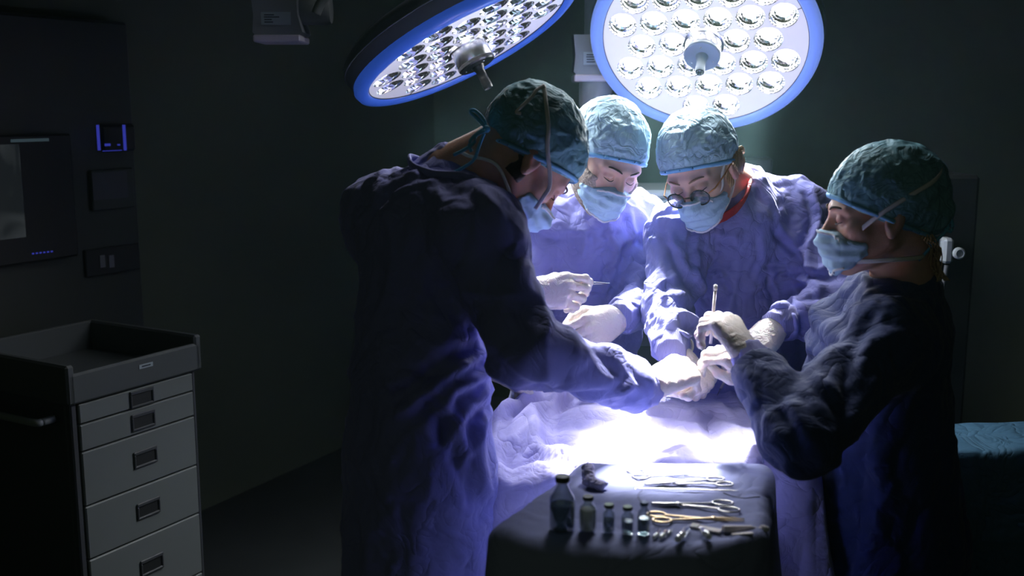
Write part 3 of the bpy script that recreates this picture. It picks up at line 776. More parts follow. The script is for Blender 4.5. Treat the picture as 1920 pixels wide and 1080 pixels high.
crC = [([(1300, 405, 2.7), (1285, 450, 2.7), (1280, 520, 2.7)], .008, .012), ([(1236, 430, 2.7), (1262, 490, 2.65), (1300, 545, 2.6), (1325, 605, 2.6)], .011, .016),
       ([(1330, 450, 2.7), (1380, 455, 2.7)], .010, .008), ([(1405, 430, 2.75), (1412, 480, 2.75), (1400, 520, 2.75)], .008, .008), ([(1430, 415, 2.75), (1480, 470, 2.75), (1500, 520, 2.7)], .010, .014),
       ([(1420, 495, 2.75), (1485, 497, 2.75)], .006, .006), ([(1432, 505, 2.75), (1448, 560, 2.75), (1450, 610, 2.75)], .008, .010), ([(1340, 500, 2.7), (1370, 540, 2.7), (1355, 580, 2.7)], .011, .006),
       ([(1500, 350, 2.8), (1512, 400, 2.8), (1492, 450, 2.75), (1490, 540, 2.7)], .009, .014), ([(1220, 600, 2.5), (1262, 592, 2.5), (1300, 612, 2.5)], .009, .012),
       ([(1215, 640, 2.45), (1260, 616, 2.42), (1300, 640, 2.42)], .008, .012), ([(1225, 565, 2.55), (1270, 560, 2.55), (1318, 585, 2.55)], .009, .010),
       ([(1455, 600, 2.45), (1500, 560, 2.5), (1560, 545, 2.6)], .010, .010), ([(1470, 570, 2.45), (1520, 530, 2.55), (1570, 520, 2.6)], .009, .010), ([(1400, 345, 2.8), (1430, 390, 2.8), (1440, 430, 2.8)], .009, .008)]
gC, gv, gf = build_gown(C, JC, M['gown'], (-.2, -1), seed=47, waist_r=.155, h=.0056, creases=crC, sleeve=1.04, big=.9)
cuff(gC, JC, 'R'); cuff(gC, JC, 'L'); legs(C, JC['pelvis'], (-.2, -1))
trC = bvh(gv, gf)
col = [snap(trC, x, y, .004) for x, y in ((1308, 396), (1316, 408), (1332, 413), (1350, 412), (1370, 402), (1386, 388), (1397, 370), (1404, 350), (1402, 338))]
v, f = tube(crom([p for p in col if p is not None], 4), .0050, 10, flat=3.2, hint=(.35, -.3, 1)); mesh('collar', v, f, M['red'], gC, label='dark red scrub collar')
trS = bvh(*join((bvC, bfC), (mv, mf)))
for sx in (1, -1):
    strap(C, trS, [HC.w1(sx*.042, .070, -.038), HC.w1(sx*.062, .045, -.018), HC.w1(sx*.076, .015, .012), HC.w1(sx*.080, -.005, .040)])
    strap(C, trS, [HC.w1(sx*.040, .062, -.095), HC.w1(sx*.058, .036, -.080), HC.w1(sx*.068, .010, -.062), HC.w1(sx*.076, -.020, -.030)])
# glasses
gl = thing('glasses', '', ''); [gl.__delitem__(k) for k in ('label', 'category')]; gl.parent = C
gl.location = (0, 0, 0)
def gmesh(nm, vf, m): return mesh(nm, *vf, m, gl)
for sx in (1, -1):
    cc = V(sx*.031, .108, -.018); ring = []
    nx = unit(V(sx*.10, 1, -.10)); ax_, ay_, _ = frame(nx, (0, 0, 1))
    ring = [HC.w(cc+.0225*(math.cos(a)*ax_+.92*math.sin(a)*ay_))[0] for a in np.linspace(0, 2*math.pi, 40, endpoint=False)]
    gmesh('rim', tube(ring, .0019, 8, closed=True), M['tortoise'])
    lv, lf = lathe([(.0215, -.0006), (.0215, .0006)], 32, c=cc, axis=nx); lv = HC.w(lv); gmesh('lens', (lv, lf), M['lens'])
    gmesh('temple', tube([HC.w1(sx*.054, .103, -.012), HC.w1(sx*.068, .090, -.008), HC.w1(sx*.078, .04, -.002), HC.w1(sx*.084, -.01, .004), HC.w1(sx*.084, -.03, -.012)], .0020, 8), M['amber'])
gmesh('bridge', tube(crom([HC.w1(-.010, .112, -.013), HC.w1(0, .118, -.009), HC.w1(.010, .112, -.013)], 5), .0019, 8), M['tortoise'])
# hair: side locks and the gathered tail behind the ear
rnd = random.Random(4); hs = []
for i in range(60):
    s = i/60; yo = -.050+.060*s
    p = [V(-.080-.005*rnd.random(), yo+.01, .035), V(-.088-.005*rnd.random(), yo-.006, .0), V(-.084, yo*.8-.024, -.035), V(-.066+.01*rnd.random(), -.075, -.070+.02*rnd.random())]
    hs.append(tube(crom([HC.w(q)[0] for q in p], 4), [.0016, .0020, .0020, .0012], 5))
for i in range(16):
    p = [V(-.075, -.05+.01*rnd.random(), .01), V(-.083-.006*rnd.random(), -.075, -.012+.02*rnd.random()), V(-.07, -.098-.01*rnd.random(), -.03), V(-.05+.02*rnd.random(), -.09, -.058)]
    hs.append(tube(crom([HC.w(q)[0] for q in p], 4), .0010, 5))
mesh('hair', *join(*hs), M['hair_b'], C)
S = baseC.copy(); P, _ = S.pts(); S.v = np.maximum.reduce([S.v-.004, P[..., 1]-(.008-.15*(P[..., 2])), -.055-P[..., 2], P[..., 2]-.06]).astype(np.float32)
v, f = S.mesh(); mesh('hair', HC.w(relax(v, f, 1)), f, M['hair_b'], C)
# her right hand behind A's, her left hand with an instrument
hd = unit(W(1305, 704, 2.34)-JC['wrR'])
build_hand(C, JC['wrR']+hd*.03, hd, V(.1, -.6, .8), 'R', [(75, 80, 40), (78, 82, 40), (80, 80, 40), (82, 80, 40)], thumb=[(.014, .020, -.008), (.046, .036, -.026), (.072, .024, -.040), (.088, .006, -.044)], sc=.95, seed=6, armdir=JC['wrR']-JC['elR'])
hd = unit(W(1402, 662, 2.40)-JC['wrL'])
_, tipsC, _ = build_hand(C, JC['wrL']+hd*.025, hd, V(.3, -.35, .9), 'L', [(32, 42, 15), (36, 46, 18), (42, 48, 18), (46, 46, 18)],
    thumb=[(.014, .020, -.010), (.050, .036, -.034), (.084, .022, -.048), (.110, .010, -.056)], sc=1.02, seed=7, armdir=JC['wrL']-JC['elL'])

# ================================================================== nurse at right, in profile (D)
JD = dict(neck=W(1688, 540, 2.18), shR=W(1612, 612, 2.36), shL=W(1660, 640, 2.03), elR=W(1520, 800, 2.30), wrR=W(1432, 712, 2.18),
          elL=W(1502, 822, 1.84), wrL=W(1412, 680, 1.99), chest=W(1650, 680, 2.20), waist=W(1655, 850, 2.20), pelvis=W(1660, 1010, 2.20), necktop=W(1668, 430, 2.16))
D = thing('person', 'nurse at the right in a dark gown, in profile, holding up a small stick', 'person', (JD['pelvis'][0], JD['pelvis'][1], 0))
HD = Head(W(1648, 400, 2.15), (-1, .10), 6, 0, 1.0)
baseD, bv, bf = build_body(D, HD, JD['neck'], None, None, None, M['skin'], jaw=.95)
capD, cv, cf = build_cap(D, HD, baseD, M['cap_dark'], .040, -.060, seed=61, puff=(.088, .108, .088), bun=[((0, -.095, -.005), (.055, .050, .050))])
maskD, mv, mf = build_mask(D, HD, baseD, seed=63, jut=.0)
face_details(D, HD, None, M['brow_d'])
trC = bvh(cv, cf)
crD = [([(1588, 540, 2.2), (1540, 610, 2.1), (1505, 690, 2.1)], .012, .014), ([(1640, 570, 2.1), (1580, 610, 2.05), (1540, 690, 2.0)], .012, .012),
       ([(1600, 650, 2.0), (1560, 720, 1.95), (1530, 740, 1.95)], .012, .014), ([(1440, 740, 1.9), (1480, 820, 1.85)], .012, .010), ([(1495, 700, 1.95), (1540, 735, 1.95)], .010, .010)]
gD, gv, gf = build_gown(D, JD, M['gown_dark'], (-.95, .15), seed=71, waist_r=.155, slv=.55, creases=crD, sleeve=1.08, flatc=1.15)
cuff(gD, JD, 'R'); cuff(gD, JD, 'L'); legs(D, JD['pelvis'], (-1, .1))
# ties, bow ends, nape hair
ribbon(D, [HD.w1(-.052, .064, -.034), HD.w1(-.085, .02, .006), HD.w1(-.094, -.03, .036), HD.w1(-.085, -.085, .062), HD.w1(-.045, -.115, .080)], .0045, .0011, hint=HD.R[:, 2])
ribbon(D, [HD.w1(-.046, .060, -.088), HD.w1(-.072, .01, -.085), HD.w1(-.060, -.055, -.088), HD.w1(-.03, -.08, -.088)], .0045, .0011, hint=HD.R[:, 2])
for pl in ([(1722, 330), (1732, 322), (1745, 312), (1757, 318), (1742, 330)], [(1726, 318), (1724, 305), (1719, 299)]):
    v, f = tube(crom([W(x, y, 2.11) for x, y in pl], 5), .0018, 8, flat=3.2, hint=(0, -1, 0)); mesh('mask_tie', v, f, M['tie_white'], D)
for pl in ([(1755, 335), (1772, 345), (1775, 375), (1768, 390)], [(1752, 400), (1745, 420), (1738, 424), (1730, 440), (1722, 470)], [(1765, 388), (1780, 408), (1776, 430), (1755, 452), (1735, 475), (1722, 488)],
           [(1776, 392), (1786, 420), (1782, 434), (1772, 428)], [(1756, 452), (1748, 458), (1740, 452), (1746, 444)]):
    v, f = tube(crom([W(x, y, 2.10) for x, y in pl], 6), .0019, 8, flat=1.7); mesh('cap_tie', v, f, M['tie_blue'], D)
hs = []
for i in range(26):
    q = [HD.w1(-.055+.02*rnd.random(), -.060-.03*rnd.random(), -.045), HD.w1(-.050+.03*rnd.random(), -.085-.02*rnd.random(), -.075), HD.w1(-.03+.03*rnd.random(), -.080-.03*rnd.random(), -.115), HD.w1(-.03+.03*rnd.random(), -.095-.03*rnd.random(), -.145)]
    hs.append(tube(crom(q, 4), .0013, 5))
mesh('hair', *join(*hs), M['hair_b'], D)
# raised left hand, right hand below it
hd = unit(W(1362, 606, 2.06)-JD['wrL'])
_, tipsD, _ = build_hand(D, JD['wrL']+hd*.02, hd, V(.60, -.62, .45), 'L', [(34, 50, 28), (44, 56, 30), (54, 60, 30), (62, 62, 30)],
    thumb=[(.014, .020, -.008), (.050, .040, -.028), (.080, .040, -.042), (.100, .030, -.048)], sc=1.0, seed=8, armdir=JD['wrL']-JD['elL'])
hd = unit(W(1384, 678, 2.18)-JD['wrR'])
build_hand(D, JD['wrR']+hd*.02, hd, V(.1, -.5, .8), 'R', [(50, 55, 25), (52, 58, 25), (56, 60, 25), (60, 60, 25)], thumb=[(.014, .020, -.008), (.048, .038, -.024), (.076, .034, -.036), (.096, .022, -.040)], sc=.90, seed=9, armdir=JD['wrR']-JD['elR'])
# ================================================================== surgical lamps
def led_reflectors(n_seg=24):
    prof = [(.0425, .000), (.0405, .006), (.036, .014), (.029, .021), (.020, .026), (.011, .028)]
    r = random.Random(2); vs, fs = [], []
    for i, (ra, h) in enumerate(prof):
        for k in range(n_seg):
            a = 2*math.pi*(k+.5*(i % 2))/n_seg; j = 1+.02*(r.random()-.5)
            vs.append((ra*j*math.cos(a), ra*j*math.sin(a), h+.0016*(r.random()-.5)))
    for i in range(len(prof)-1):
        for k in range(n_seg):
            l = (k+1) % n_seg; a, b, c, d = i*n_seg+k, i*n_seg+l, (i+1)*n_seg+l, (i+1)*n_seg+k
            fs += [(a, c, b), (a, d, c)] if i % 2 == 0 else [(a, d, b), (b, d, c)]
    fs.append(tuple(range((len(prof)-1)*n_seg, len(prof)*n_seg))[::-1])
    return vs, fs
REFL_ME = None
def lamp(name_label, C0, n, aim, power, flood, rim_m, plate_m, core_m, spin, size, ncone, rimext=True):
    n = unit(n); x, y, z = frame(n, (0, 0, 1)); ca, sa = math.cos(spin), math.sin(spin)
    x, y = ca*x+sa*y, -sa*x+ca*y
    T = thing('surgical_lamp', name_label, 'lamp', C0, 'round surgical lamp heads')
    Rm = .34
    tr = lambda v: V(C0)+np.atleast_2d(v)@np.array([x, y, z])
    # shell behind, blue glowing rim, white face
    prof = [(.0, -.125), (.12, -.122), (.24, -.112), (.315, -.095), (.342, -.074), (.347, -.050), (.342, -.022), (.336, -.008)]
    v, f = lathe(prof, 72, endcap=False); mesh('housing', tr(v), [q[::-1] for q in f], M['shell'], T)
    v, f = tube([V(.3475*math.cos(q), .3475*math.sin(q), -.052) for q in np.linspace(0, 2*math.pi, 96, endpoint=False)], .0022, 6, closed=True); mesh('trim_ring', tr(v), f, M['greyplastic'], T)
    prof = [(.338, -.020), (.3435, -.004), (.338, .010), (.325, .016), (.311, .014), (.304, .006), (.303, -.004)]
    v, f = lathe(prof, 96, endcap=False); mesh('rim', tr(v), f, rim_m, T)
    # face plate with a hole per reflector is drawn as a disc with the bowls set into it
    s = .0935; cells = []
    for r_, cols in ((3, (-.5, .5)), (2, (-2, -1, 0, 1, 2)), (1, (-2.5, -1.5, -.5, .5, 1.5, 2.5)), (0, (-2, -1, 1, 2)),
                     (-1, (-2.5, -1.5, -.5, .5, 1.5, 2.5)), (-2, (-2, -1, 0, 1, 2)), (-3, (-.5, .5))):
        for c_ in cols: cells.append((c_*s, r_*s*.866))
    bm_v, bm_f = face_with_holes(cells, .0425, .304, .0025)
    face = mesh('face_plate', tr(bm_v), bm_f, plate_m, T, smooth=False)
    for k in range(3):
        a = math.radians(20+120*k); d = V(math.cos(a), math.sin(a), 0)
        v, f = tube([d*.245+V(0, 0, .003), d*.303+V(0, 0, .003)], .0012, 6); mesh('seam', tr(v), f, M['seam'], face)
    v, f = tube([V(.3035*math.cos(a), .3035*math.sin(a), .004) for a in np.linspace(0, 2*math.pi, 96, endpoint=False)], .0016, 6, closed=True); mesh('seam', tr(v), f, M['seam'], face)
    Rmat = Matrix(((x[0], y[0], -z[0]), (x[1], y[1], -z[1]), (x[2], y[2], -z[2])))
    global REFL_ME
    if REFL_ME is None:
        v, f = led_reflectors(); me = bpy.data.meshes.new('reflector'); me.from_pydata([tuple(p) for p in v], [], f); me.materials.append(M['reflector'])
        cv, cf = lathe([(.0170, .0265), (.0185, .020), (.0145, .014), (.007, .0115), (.0, .0110)], 14, endcap=False)
        REFL_ME = me, (cv, cf)
    ce = bpy.data.meshes.new('led'); ce.from_pydata([tuple(p) for p in REFL_ME[1][0]], [], REFL_ME[1][1]); ce.materials.append(core_m)
    for (cx, cy) in cells:
        o = bpy.data.objects.new('reflector', REFL_ME[0]); link(o, T)
        M4 = Rmat.to_4x4(); M4.translation = Vector(cx*x+cy*y+.002*z); o.matrix_local = M4
        if 'label' in o: del o['label']
        c = bpy.data.objects.new('led', ce); link(c, o)
    # hub: steel drum, dark disc, sterile handle
    v, f = lathe([(.060, .002), (.060, .010), (.0535, .012), (.0535, .052), (.051, .055)], 48); hub = mesh('hub', tr(v), f, M['chrome'], T, auto=40)
    v, f = lathe([(.050, .054), (.0545, .056), (.0545, .064), (.051, .068), (.018, .069), (.0, .069)], 48); disc = mesh('hub_cap', tr(v), f, M['hubcap'] if ncone == 'R' else M['hubblack'], T, auto=40)
    for k in range(3):
        a = math.radians(90+120*k); v, f = lathe([(.0028, .069), (.0028, .0705), (0, .071)], 10); mesh('screw', tr(v+V(.036*math.cos(a), .036*math.sin(a), 0)), f, M['chrome'], disc)
    v, f = lathe([(.019, .069), (.0165, .078), (.0135, .082), (.013, .105), (.0145, .128), (.0135, .136), (.0125, .138)], 24, endcap=False)
    hd = mesh('handle', tr(v), f, M['hubcap'] if ncone == 'R' else M['hubblack'], T)
    v, f = lathe([(.0125, .138), (.0085, .136), (.0085, .126), (0, .126)], 24, endcap=False); mesh('socket', tr(v), f, M['blackplastic'], hd)
    # yoke behind the head
    up = unit(V(0, 0, 1)-n*n[2])
    yk = [V(C0)-n*.09, V(C0)-n*.17+up*.05, V(C0)-n*.21+up*.20, V(C0)-n*.16+up*.40+V(0, 0, .15)]
    v, f = tube(crom(yk, 8), .028, 16); mesh('yoke', v, f, M['armpaint'], T)
    # its light: seven beams from across the face, crossing at the working distance
    for k in range(6):
        a = math.radians(60*k+15); r = .20
        p = V(C0)+n*.10+r*(math.cos(a)*x+math.sin(a)*y)
        ld = bpy.data.lights.new('beam', 'SPOT'); ld.energy = power/6; ld.spot_size = math.radians(size); ld.spot_blend = .75; ld.shadow_soft_size = .05
        ld.color = (.93, .94, 1.0); lo = bpy.data.objects.new('beam', ld); link(lo, T)
        lo.location = tuple(p-V(C0)); lo.rotation_euler = Vector(V(aim)-p).to_track_quat('-Z', 'Y').to_euler()
    ld = bpy.data.lights.new('spill', 'AREA'); ld.shape = 'DISK'; ld.size = .56; ld.energy = flood; ld.spread = math.radians(150); ld.color = (.88, .93, 1.0)
    lo = bpy.data.objects.new('spill', ld); link(lo, T); lo.location = tuple(n*.165); lo.rotation_euler = Vector(n).to_track_quat('-Z', 'Y').to_euler()
    return T
def face_with_holes(cells, rh, R, z0):
    """disc with round holes: built on a fine grid of quads snapped to the hole edges"""
    import bmesh
    from mathutils.geometry import delaunay_2d_cdt
    pts, edges, n = [], [], 0
    def ring(cx, cy, r, m):
        nonlocal n
        for k in range(m): pts.append(Vector((cx+r*math.cos(2*math.pi*k/m), cy+r*math.sin(2*math.pi*k/m))))
        for k in range(m): edges.append((n+k, n+(k+1) % m))
        n += m
    ring(0, 0, R, 96)
    for c in cells: ring(c[0], c[1], rh, 28)
    v, e, f, *_ = delaunay_2d_cdt(pts, edges, [], 0, 1e-6)
    out = []
    for t in f:
        c = sum((v[i] for i in t), Vector((0, 0)))/len(t)
        if c.length > R or any((c.x-q[0])**2+(c.y-q[1])**2 < (rh*.985)**2 for q in cells): continue
        out.append(tuple(t))
    vv = [(p.x, p.y, z0) for p in v]
    return np.array(vv), out

lampR = lamp('right-hand lamp head facing the viewer, brightly lit behind the two central surgeons', LAMP_R_C, LAMP_R_N, LAMP_R_AIM, P_R*18, FL_R, M['rim'], M['plate'], M['ledcore'], 0.05, 22, 'R')
M['ledcore_l'] = mat('led_core_dim', (1, 1, 1), .5, emit=(1, .99, .97), estr=13)
lampL = lamp('left-hand lamp head seen nearly edge-on above the bent surgeon', LAMP_L_C, LAMP_L_N, V(.20, 2.25, .95), P_L*18, FL_L, M['rim_l'], M['plate_l'], M['ledcore_l'], 0.6, 26, 'L')

lampT = lamp('overhead lamp head above the patient, out of the picture', LAMP_T_C, V(-.1, -.85, -1.65), V(.27, 2.06, .95), P_T*18, FL_T, M['rim'], M['plate'], M['ledcore'], .3, 13.5, 'R')

# suspension arms with their joint boxes
def arm_joint(px, py, Y, s, label, lit=True, mirror=1):
    c = W(px, py, Y); T = thing('lamp_arm', label, 'lamp arm', c)
    u = lambda d: d*Y/FPX
    wd, ht = u(90)*s, u(64)*s
    prof = [(-wd*.50, ht*.62), (wd*.42, ht*.62), (wd*.43, ht*.05), (wd*.52, -ht*.42), (wd*.46, -ht*.50), (-wd*.44, -ht*.50), (-wd*.49, -ht*.42), (-wd*.46, ht*.05)]
    vs = [(c[0]+a*mirror, c[1]-.07, c[2]+b) for a, b in prof]+[(c[0]+a*mirror, c[1]+.07, c[2]+b) for a, b in prof]
    n = len(prof); fs = [tuple(range(n)), tuple(range(n, 2*n))[::-1]]+[(i+n, (i+1) % n+n, (i+1) % n, i) for i in range(n)]
    mesh('joint_cover', vs, fs, M['armpaint'], T, smooth=False)
    mesh('lower_plate', *box(c+V(0, 0, -ht*.60), (wd*.96, .15, ht*.20), bev=.004), M['plate_w'], T, smooth=False)
    pl = mesh('rating_plate', *box(c+V(.0*wd, -.072, -ht*.05), (wd*.60, .002, ht*.36)), M['labelp'], T, smooth=False)
    for i, (a, l) in enumerate(((.10, .40), (.04, .62), (-.03, .3), (-.10, .35))):
        mesh('print_line', *box(c+V((-.25+l*.25)*wd*.9, -.0735, (-.05+a)*ht), (wd*l*.5, .001, ht*.030)), M['ink'], pl, smooth=False)
    return T, c, wd, ht
T, c, wd, ht = arm_joint(527, 35, 3.3, .98, 'spring arm joint with a rating plate, hanging clear at the upper left')
v, f = lathe([(.0, -.01), (.040, -.01), (.045, 0), (.045, .075), (.040, .085), (0, .085)], 32, c=c+V(wd*.46, 0, ht*.25), axis=(1, 0, 0)); mesh('pivot', v, f, M['armpaint'], T, auto=40)
v, f = tube(crom([W(592, 26, 3.2), W(600, 8, 3.2), W(625, -40, 3.2), W(640, -160, 3.25)], 6), .014, 14); mesh('cable_tube', v, f, M['armpaint'], T)
mesh('drop_tube', *tube([c+V(0, 0, ht*.6), V(c[0], c[1], 2.98)], .045, 20), M['armpaint'], T)
T, c, wd, ht = arm_joint(1118, 108, 3.55, .98, 'spring arm joint half hidden behind the left edge of the right-hand lamp')
mesh('pivot', *lathe([(0, -.10), (.05, -.10), (.055, -.09), (.055, .0), (.05, .02), (0, .02)], 28, c=c+V(0, 0, -.06)), M['armpaint'], T, auto=40)
mesh('drop_tube', *tube([c+V(-.01, 0, ht*.5), V(c[0]-.01, c[1], 2.98)], .030, 20), M['armpaint'], T)

# ================================================================== draped surfaces
def drape_sheet(x0, x1, y0, y1, ztop, hang, r=.03, res=.012, topf=None, flare=.10, fold=(.02, 22), warp=None, seed=0, corner=.06, zmin=.02):
    """cloth laid over a rectangle; hang = (left, right, front, back) lengths"""
    hl, hr, hf, hb = hang
    us = np.arange(x0-hl, x1+hr+res, res); vs = np.arange(y0-hf, y1+hb+res, res)
    U, Q = np.meshgrid(us, vs, indexing='ij')
    ex = np.where(U < x0, U-x0, np.where(U > x1, U-x1, 0)); ey = np.where(Q < y0, Q-y0, np.where(Q > y1, Q-y1, 0))
    e = np.sqrt(ex**2+ey**2)+1e-9; dx, dy = ex/e, ey/e
    cx, cy = U-ex, Q-ey
    th = np.minimum(e/r, math.pi/2); out = r*np.sin(th); drop = r*(1-np.cos(th))+np.maximum(e-r*math.pi/2, 0)
    per = np.where(np.abs(ey) > np.abs(ex), cx*1.0+2*np.sign(ey)+ex*.6, cy*1.0+5*np.sign(ex)+ey*.6)
    P3 = np.stack([per*fold[1]/6, drop*1.6, per*0+seed], -1)
    wv = (ridged(P3, seed)*1.1+.35*np.sin(per*fold[1]+4*fbm(P3*.5, seed+1)+drop*3)-.3)*fold[0]*(drop/.22).clip(0, 1.3)
    o = out+flare*drop+wv
    X = cx+dx*o; Y = cy+dy*o; Z = ztop-drop
    if topf is not None:
        k = (1-drop/.08).clip(0, 1); Z = Z+k*topf(cx+ex*.5, cy+ey*.5)
    if warp is not None: X, Y = warp(X, Y)
    Z = np.maximum(Z, zmin)
    n0, n1 = U.shape; v = np.stack([X, Y, Z], -1).reshape(-1, 3); i = np.arange(n0*n1).reshape(n0, n1)
    f = np.stack([i[:-1, :-1], i[1:, :-1], i[1:, 1:], i[:-1, 1:]], -1).reshape(-1, 4)
    return v, f
def patient_top(x, y):
    P = np.stack([x, y, 0*x], -1)
    b = .035*np.exp(-((y-2.38)/.16)**2)*(.7+.3*np.cos((x-.3)*5))           # the patient's body lying along the table
    b = b+.020*np.exp(-((x-.02)/.05)**2)*(y-2.0)                              # ridge at the left end
    q = np.stack([x*3.2+y*3.0, y*9-x*4, 0*x], -1); lf = (1-(x-.05)/.35).clip(0, 1)
    b = b+lf*.030*(ridged(q, 8)-.3)+.004*(ridged(P*9, 4)-.4)
    b = b-.05*lf**2*(1-((y-2.05)/.5).clip(0, 1))
    for ln, wd_, am in (([(.07, 2.60), (.00, 2.38), (-.06, 2.28)], .016, .018), ([(.09, 2.58), (.06, 2.36), (.07, 2.20), (.16, 2.10)], .020, .026),
                        ([(.02, 2.50), (-.02, 2.25), (.00, 2.05)], .014, .014), ([(.20, 2.42), (.28, 2.30), (.40, 2.26)], .016, .009),
                        ([(-.04, 2.12), (.06, 2.13), (.14, 2.06)], .014, .016), ([(.36, 2.5), (.42, 2.35), (.40, 2.15)], .010, .005), ([(.47, 2.5), (.50, 2.3), (.47, 2.12)], .010, .006)):
        L = np.array(ln); pp = np.stack([x.ravel(), y.ravel()], -1); best = np.full(len(pp), 9.); sd = np.zeros(len(pp))
        for k in range(len(L)-1):
            d_, s_, _t = seg_dist2(pp, L[k], L[k+1]); m_ = d_ < best; best[m_] = d_[m_]; sd[m_] = s_[m_]
        ds = (best*sd).reshape(x.shape); b = b+am*(np.exp(-(ds/wd_)**2)-.6*np.exp(-((ds-1.8*wd_)/wd_)**2))
    b = b+.006*np.exp(-((x-.50-.10*(y-2.1))/.010)**2)-.005*np.exp(-((x-.52-.10*(y-2.1))/.010)**2)   # doubled hem of the opening sheet
    b = b+.004*np.exp(-((y-2.34-.02*x)/.006)**2)
    return b
def pwarp(X, Y):
    return X+.36*np.maximum(Y-2.33, 0).clip(0, .30)*(1-((X-.1)/.3).clip(0, 1))-.02*(1-((X-.0)/.3).clip(0, 1)), Y
v, f = drape_sheet(-.00, .60, 2.11, 2.60, .905, (.22, .45, .55, .45), r=.035, topf=patient_top, flare=.03, fold=(.035, 16), seed=3, warp=pwarp)
dr = mesh('surgical_drape', v, f, M['drape'], None); tag(dr, 'violet cloth drape covering the patient on the operating table', 'drape')
pt = bvh(v, f)
def psurf(x, y): 
    h = pt.ray_cast(Vector((x, y, 1.6)), Vector((0, 0, -1))); return h[0].z if h[0] else .93
# stitched band of the opening
for dxs in (0, .022):
    pts = [V(.515+dxs+.10*(q-2.1), q, psurf(.515+dxs+.10*(q-2.1), q)+.0015) for q in np.linspace(2.09, 2.56, 24)]
    tv, tf = tube(pts, .0016, 6, flat=.6); mesh('seam', tv, tf, M['drape_mayo'], dr)
# operating table under the drape
OT = thing('operating_table', 'operating table under the violet drape, its column standing on the floor', 'operating table', (.30, 2.33, 0))
mesh('table_top', *box((.33, 2.36, .83), (.50, .42, .06), bev=.02), M['blackplastic'], OT, smooth=False)
mesh('column', *box((.31, 2.33, .46), (.22, .22, .72), bev=.02), M['chrome'], OT, smooth=False)
mesh('base', *box((.31, 2.33, .06), (.5, .36, .10), bev=.03), M['greyplastic'], OT, smooth=False)

# ---- instrument stand
ZM = .95
def mwarp(X, Y):
    t = Y-1.60; u = X-.20
    return X+(.40-.17*(X/.4))*(Y-1.64), Y+np.where(X > .205, .055, .085)*(np.minimum(np.abs(X-.205)/.2, 1.25))**2.5*((1.90-Y)/.33).clip(0, 1.05)-.012*((1.75-Y)/.2).clip(0, 1)
def mayo_top(x, y):
    P = np.stack([x, y, 0*x], -1); q = np.stack([x*6+y*3, y*24, 0*x], -1)
    return .0035*(ridged(q, 12)-.5)+.002*ridged(P*26, 9)-.002+.006*((x-.36)/.06).clip(0, 1)*0
v, f = drape_sheet(.022, .400, 1.585, 1.945, ZM-.001, (.55, .55, .55, .40), r=.034, res=.009, topf=mayo_top, flare=.05, fold=(.018, 26), seed=9, warp=mwarp)
mc = mesh('stand_cover', v, f, M['drape_mayo'], None); tag(mc, 'blue cloth cover over the instrument stand in front', 'cloth cover')
mt = bvh(v, f)
MS = thing('instrument_stand', 'wheeled instrument stand under its blue cloth cover', 'stand', (.2, 1.76, 0))
mesh('tray', *box((.245, 1.75, ZM-.028), (.30, .25, .016), bev=.006), M['chrome'], MS, smooth=False)
mesh('pole', *tube([(.225, 1.80, .05), (.225, 1.80, .91)], .016, 16), M['chrome'], MS)
mesh('base', *box((.225, 1.76, .045), (.38, .40, .03), bev=.01), M['chrome'], MS, smooth=False)
for a in (-1, 1):
    for b in (-1, 1): mesh('caster', *lathe([(0, -.012), (.018, -.012), (.022, 0), (.018, .012), (0, .012)], 20, c=(.225+a*.16, 1.76+b*.17, .022), axis=(1, 0, 0)), M['blackplastic'], MS)
def ms(px, py, lift=0.):
    p = Wz(px, py, ZM); h = mt.ray_cast(Vector((p[0], p[1], 1.3)), Vector((0, 0, -1))); z = h[0].z if h[0] else ZM
    return V(p[0], p[1], z+lift)

# bottles and vials
def vial(px, pb, wpx, hpx, label, kind, fill, inner, cap, captop=None):
    c = ms(px, pb-3, .001); k = c[1]*1.03/FPX; r = wpx*k/2; c[1] += r*.9; H = hpx*k*.97
    T = thing('bottle' if kind == 'big' else 'vial', label, 'bottle' if kind == 'big' else 'vial', c, 'glass medicine bottles and vials on the stand')
    if kind == 'big': prof = [(0, 0), (r*.85, 0), (r, .05), (r, .55), (r*.97, .60), (r*.45, .80), (r*.40, .84), (r*.40, .90), (r*.50, .91), (r*.50, .93), (r*.30, .93)]
    elif kind == 'round': prof = [(0, 0), (r*.8, 0), (r, .08), (r, .55), (r*.9, .68), (r*.5, .78), (r*.45, .84), (r*.55, .86), (r*.55, .9), (r*.3, .9)]
    else: prof = [(0, 0), (r*.88, 0), (r, .05), (r, .62), (r*.92, .70), (r*.60, .78), (r*.58, .84), (r*.72, .86), (r*.72, .9), (r*.4, .9)]
    prof = [(a, b*H) for a, b in prof]; ins = [(max(a-.0011, 0), b+(.0014 if i < 3 else 0)) for i, (a, b) in enumerate(prof)][::-1]
    v, f = lathe(prof+ins[:-1]+[(0, .0014)], 36, c=c, endcap=False); g = mesh('glass_body', v, f, M['glass'], T, auto=50)
    rr = r-.0016; v, f = lathe([(0, .0025), (rr*.85, .0025), (rr, .06*H), (rr, fill*H), (0, fill*H)], 32, c=c); mesh('contents', v, f, inner, T, auto=50)
    rc = r*(.56 if kind == 'big' else .62 if kind == 'round' else .80)
    v, f = lathe([(rc*.96, .885*H), (rc, .90*H), (rc, .975*H), (rc*.94, .985*H), (0, .985*H)], 28, c=c); mesh('stopper', v, f, cap, T, auto=40)
    if captop: v, f = lathe([(rc*.98, .976*H), (rc*.98, 1.0*H), (rc*.9, 1.012*H), (0, 1.012*H)], 28, c=c); mesh('flip_top', v, f, captop, T, auto=40)
    return T, c
vial(1055, 1005, 50, 116, 'tallest bottle with dark liquid, leftmost on the stand', 'big', .48, M['liquid'], M['stopper'])
